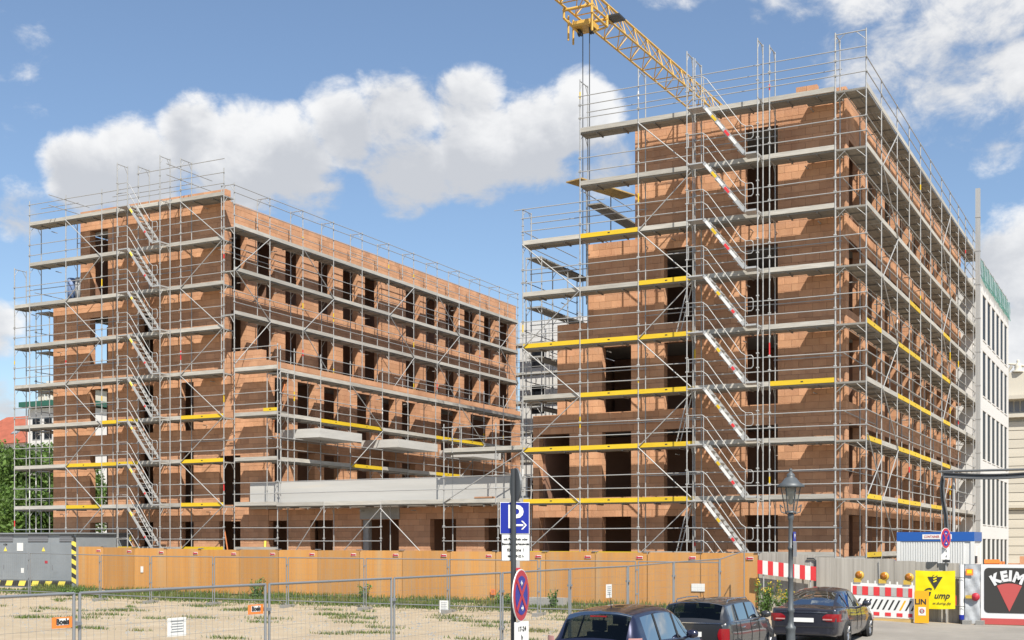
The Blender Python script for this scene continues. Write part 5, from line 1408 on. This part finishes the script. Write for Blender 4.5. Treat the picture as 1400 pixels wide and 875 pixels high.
def far_block():
    V = 112.0; a = uv_at(1340, V); b = uv_at(1500, V); s = 1740/(math.cos(YAW)*V-math.sin(YAW)*a)
    z = lambda py: EYE+(744-py)/s
    o = empty('stone_building', ((a+b)/2, V, 0), 'pale banded stone palace with cornice at the right edge', 'building')
    m = MB(); m.box(a, b, V+.3, V+18, -1, z(515)); m.build('core', 'beige', o)
    py = 770; k = 0
    while py > 585:
        block('stone_course', o, a, b, V+.05*(k % 2)*0, V+.3, z(py), z(py-11.2), 'beige'); py -= 12; k += 1
    block('string_course', o, a, b, V-.45, V+.3, z(573), z(568), 'beige'); block('string_course', o, a, b, V-.3, V+.3, z(695), z(691), 'beige')
    block('frieze', o, a, b, V+.1, V+.3, z(567), z(549), 'beige'); block('cornice', o, a, b, V-.9, V+.3, z(549), z(544), 'beige'); block('parapet', o, a, b, V-.2, V+.3, z(543), z(512), 'beige')
    for i in range(11): u = uv_at(1382+8.5*i, V); block('frieze_window', o, u-.18, u+.18, V+.04, V+.098, z(565), z(551), 'kiosk_dark')
    st_ = empty('roof_statue', (uv_at(1392, V), V, z(512)), 'pale stone figure group on the palace parapet', 'statue')
    q = MB(); u = uv_at(1392, V)
    q.lathe([(.5, z(512)), (.5, z(510)), (.26, z(509)), (.3, z(505)), (.22, z(501)), (.1, z(499)), (.14, z(497)), (.08, z(495)), (0, z(494.5))], (u, V, 0), 10)
    q.tube((u, V, z(502)), (u-1.1, V, z(499)), .12, 6, .06); q.tube((u, V, z(502)), (u+.9, V, z(506)), .13, 6, .1); q.tube((u-.5, V, z(503)), (u-.8, V, z(511)), .15, 6, .1)
    q.build('figure', 'beige', st_)
far_block()
def courtyard_back():
    V = 79.0; a, b = -40.0, -20.5
    o = empty('white_building', ((a+b)/2, V, 0), 'white rendered building behind scaffold at the back of the courtyard gap', 'building')
    zt = 17.6
    m = MB(); m.box(a, b, V+.32, V+10, -.5, zt-.2); m.build('core', 'plaster', o)
    lev = [(4.6, 6.6), (7.9, 9.9), (11.2, 13.2), (14.4, 16.2)]
    zz = [3.6]+[z for l in lev for z in l]+[zt]
    for i in range(0, len(zz), 2): block('spandrel', o, a, b, V, V+.3, zz[i], zz[i+1], 'plaster')
    xs_ = [a+.8+2.1*i for i in range(9)]
    for (z0, z1) in lev:
        e = a
        for x in xs_+[b]:
            if x > e: block('pier', o, e, x, V+.003, V+.3, z0, z1, 'plaster')
            e = x+1.1
        for x in xs_: block('window', o, x, x+1.1, V+.24, V+.29, z0, z1, 'pane')
    S = Scaffold('scaffold', 'far scaffold against the white building at the back of the courtyard', (a, V-1.2, 3.8), (1, 0, 0), (0, 1, 0), .73)
    pa = [2.5*i for i in range(8)]
    for x in pa:
        for k in range(7): S.frame(x, 3.8+2*k, 5.8+2*k)
    for k in range(1, 7):
        for i in range(7): S.bay(pa, i, 3.8+2*k, 'toe')
    for k in range(1, 6):
        for i in (4, 5): S.diag(pa[i+k % 2], 3.8+2*k, pa[i+1-k % 2], 5.8+2*k)
courtyard_back()
def left_houses():
    # red roofed house
    V = 100.0; a, b = uv_at(-60, V), uv_at(55, V); s = 1740/(math.cos(YAW)*V-math.sin(YAW)*uv_at(20, V)); z = lambda py: EYE+(744-py)/s
    o = empty('house', ((a+b)/2, V, 0), 'old house with steep red tiled roof behind the trees at the left edge', 'house')
    block('wall', o, a, b, V, V+9, 0, z(606), 'plaster')
    m = MB(); t = .5
    za, zr = z(606), z(562)
    m.add([(a-.4, V-.5, za), (b+.3, V-.5, za), (b+.3-2.0, V+4.5, zr), (a+3, V+4.5, zr), (b+.3, V+9.4, za), (a-.4, V+9.4, za)], [(0, 1, 2, 3), (1, 4, 2), (4, 5, 3, 2), (5, 0, 3), (0, 5, 4, 1)])
    rf = m.build('roof', 'roof_red', o)
    for x in (-5, 18, 40):
        u = uv_at(x, V); dm = block('window', o, u-.55, u+.55, V-.06, V-.005, z(640), z(618), 'pane')
    u = uv_at(8, V); sk = MB(); sk.obox((u, V+1.6, za+(zr-za)*.42+.06), (.5, 0, 0), (0, .5, .5*(zr-za)/5), (0, -.03, .03)); sk.build('skylight', 'kiosk', rf)
    # white gabled house with green eaves
    V = 92.0; a, b = uv_at(33, V), uv_at(108, V); s = 1740/(math.cos(YAW)*V-math.sin(YAW)*uv_at(60, V)); z = lambda py: EYE+(744-py)/s
    o = empty('house', ((a+b)/2, V, 0), 'white villa with dark green eaves behind the left end of the scaffold', 'house')
    block('wall', o, a+.5, b, V, V+9, 0, z(558), 'plaster')
    block('eaves', o, a, b+.5, V-.7, V+9.5, z(556), z(549), 'green_trim'); block('attic', o, a+1.4, b, V+.5, V+8, z(548.5), z(532), 'beige'); block('eaves', o, a+1.0, b+.4, V+.1, V+8.4, z(531.5), z(526), 'green_trim')
    block('attic', o, a+2.0, b, V+1, V+7, z(525.8), z(519), 'plaster')
    for i in range(7): u = a+1.9+.45*i; block('baluster', o, u, u+.12, V+.40, V+.49, z(546), z(535), 'plaster')
    for x in (50, 66, 88):
        for (p, q) in ((600, 572), (640, 612)):
            u = uv_at(x, V); block('window', o, u-.5, u+.5, V-.05, V-.004, z(p), z(q), 'pane'); block('window_frame', o, u-.56, u+.56, V-.035, V-.002, z(p+1), z(q-1), 'kiosk')
left_houses()

# ------------------------------------------------------------------ trees and weeds
def leaf_cloud(b, c, rad, n, size, squash=.8):
    for _ in range(n):
        while True:
            p = Vector((random.uniform(-1, 1), random.uniform(-1, 1), random.uniform(-1, 1)))
            if .25 < p.length < 1: break
        p = Vector((p.x*rad, p.y*rad, p.z*rad*squash)) + c
        nrm = (Vector((random.gauss(0, 1), random.gauss(0, 1), random.gauss(.6, 1)))).normalized()
        x = nrm.orthogonal().normalized(); x.rotate(Matrix.Rotation(random.uniform(0, 6.28), 3, nrm)); y = nrm.cross(x)
        l, w_ = size*random.uniform(.7, 1.3), size*random.uniform(.35, .6)
        b.add([p-x*l, p+y*w_, p+x*l, p-y*w_], [(0, 1, 2, 3)])
def tree(label, u, v, h, rad, seed, n=2600, size=.17):
    random.seed(seed)
    g = .25; o = empty('deciduous_tree', (u, v, g), label, 'tree', 'trees beyond the left end of the site')
    t = MB(); cr_ = MB()
    top = Vector((u+random.uniform(-.4, .4), v+random.uniform(-.4, .4), g+h*.75))
    t.tube((u, v, g-.2), (u+.1, v, g+h*.35), .24, 8, .17); t.tube((u+.1, v, g+h*.35), top, .17, 8, .05)
    nb = 11
    for i in range(nb):
        f = .30+.7*(i/nb); a = i*2.4+random.uniform(-.4, .4)
        s0 = Vector((u+.1, v, g+h*.2)).lerp(top, f); rr = rad*(1.05-.55*f)*random.uniform(.65, 1.05)
        e = s0+Vector((math.cos(a)*rr, math.sin(a)*rr, random.uniform(.1, .9)))
        t.tube(s0, e, .075, 6, .025)
        for q in range(3):
            leaf_cloud(cr_, s0.lerp(e, .55+.25*q)+Vector((random.uniform(-.4, .4), random.uniform(-.4, .4), random.uniform(-.3, .6))), rad*random.uniform(.28, .46), n//(nb*3), size)
    leaf_cloud(cr_, top+Vector((0, 0, .4)), rad*.42, n//8, size)
    t.build('trunk', 'bark', o); cr_.build('crown', 'leaf', o)
for (px, V, h, rad, lab, sd) in ((-15, 62, 10.6, 3.8, 'broad leafy tree cut by the left picture edge', 3), (30, 60, 9.4, 3.5, 'leafy tree left of the scaffold end, below the red roof', 5), (70, 66, 10.2, 3.6, 'leafy tree behind the outermost scaffold posts of the left shell', 9), (118, 72, 8.6, 3.4, 'tree half hidden behind the left corner of the left shell', 11), (48, 54, 5.4, 2.7, 'low bushy tree directly behind the grey kiosk', 13), (5, 55, 5.8, 2.9, 'low bushy tree behind the kiosk at the picture edge', 14)):
    u = uv_at(px, V); tree(lab, u, V, h, rad, sd, 5200)
random.seed(21)
# grass strip along the hoarding and tufts in the lot
def blade(b, x, y, z, h, w_):
    a = random.uniform(0, 6.28); dx, dy = math.cos(a), math.sin(a); lx, ly = random.gauss(0, .3)*h, random.gauss(0, .3)*h
    b.add([(x-dx*w_, y-dy*w_, z), (x+dx*w_, y+dy*w_, z), (x+lx*.5+dx*w_*.7, y+ly*.5+dy*w_*.7, z+h*.6), (x+lx, y+ly, z+h)], [(0, 1, 2), (0, 2, 3)])
b = MB()
for _ in range(52000):
    u = random.uniform(-49, -12.6); v = 41.6-abs(random.gauss(0, .9)) if random.random() < .35 else random.uniform(40.0, 42.5)
    dens = .62+.3*math.sin(u*1.3)*math.sin(u*.37+1)+.25*math.sin(v*2.1+u*.8)
    if (u < -46.3 and v > 41.2): continue
    if v < 38.4 or random.random() > dens*(1 if v > 40.2+.5*math.sin(u*.9) else .35): continue
    blade(b, u, v, gz(u, v)-.02, random.uniform(.07, .24)*(1.3 if v > 41.7 else .8), random.uniform(.010, .024))
tufts = [(random.uniform(-46, -13), 39.6-13*random.random()**1.2) for _ in range(75)]
for (u, v) in tufts:
    r_ = random.uniform(.12, .5)
    for _ in range(int(420*r_)):
        x, y = random.gauss(u, r_*1.2), random.gauss(v, r_*.5); blade(b, x, y, gz(x, y)-.01, random.uniform(.04, .14), random.uniform(.008, .018))
b.build('grass', 'grass', kind='stuff')
# pebbles and clods
b = MB()
for _ in range(2600):
    u, v = random.uniform(-46, -12.9), random.uniform(26, 42); r_ = random.uniform(.012, .05); z = gz(u, v)
    b.add([(u-r_, v, z), (u, v-r_, z), (u+r_, v+.01, z), (u, v+r_, z), (u, v, z+r_*.9)], [(0, 1, 4), (1, 2, 4), (2, 3, 4), (3, 0, 4)])
for _ in range(420):
    u, v = random.uniform(-46, -12.9), random.uniform(30, 42); r_ = random.uniform(.035, .085); z = gz(u, v)-.01; a = random.uniform(0, 6)
    P4 = [(u+r_*math.cos(a+k*1.26)*random.uniform(.7, 1.2), v+r_*math.sin(a+k*1.26)*random.uniform(.7, 1.2), z) for k in range(5)]
    b.add(P4+[(u+r_*.2, v, z+r_*random.uniform(.5, .9))], [(k, (k+1) % 5, 5) for k in range(5)])
b.build('gravel', 'foot', kind='stuff')
def weed(label, u, v, h, rad, n, flowers=0, name='weed_clump'):
    z = gz(u, v); o = empty(name, (u, v, z), label, 'weeds'); b = MB(); fl = MB(); st_ = MB()
    for i in range(n):
        a = random.uniform(0, 6.28); e = Vector((u+math.cos(a)*random.uniform(.1, 1)*rad, v+math.sin(a)*random.uniform(.1, 1)*rad*.6, z+h*random.uniform(.5, 1)))
        s0 = Vector((u+math.cos(a)*rad*.2, v+math.sin(a)*rad*.2, z)); st_.tube(s0, e, .007, 3, cap=False)
        for k in range(14):
            leaf_cloud(b, s0.lerp(e, random.uniform(.1, 1)), .09, 1, .055)
        if random.random() < flowers: leaf_cloud(fl, e, .10, 10, .03)
    st_.build('stems', 'weed', o, kind='stuff'); b.build('leaves', 'weed', o, kind='stuff')
    if fl.v: fl.build('flowers', 'flower', o, kind='stuff')
for (px, V, h, rad, n, fl, lab) in ((352, 41.6, .85, .55, 26, 0, 'dark green weed bush against the plywood behind the orange plate'), (1045, 41.3, 1.15, .5, 34, .5, 'tall yellow flowering weeds between the two rear cars'), (757, 41.0, .8, .3, 14, 0, 'single tall green weed left of the blue car'), (498, 41.8, .7, .35, 14, 0, 'weeds around the fence post in the middle of the hoarding'), (1070, 41.0, .95, .5, 24, .4, 'lower weeds in front of the striped board'), (690, 41.9, .45, .7, 22, 0, 'low weeds at the hoarding foot behind the sign post'), (100, 40.4, .35, .8, 22, 0, 'low weeds at the foot of the kiosk corner')):
    weed(lab, uv_at(px, V), V, h, rad, n, fl)
stone = MB(); u = uv_at(748, 41.7); z = gz(u, 41.7); stone.box(u-.7, u+.75, 41.5, 41.9, z-.1, z+.33); stone.thing('concrete_block', 'concrete', 'pale concrete block lying at the hoarding foot left of the blue car', 'concrete block', (u, 41.7, z))
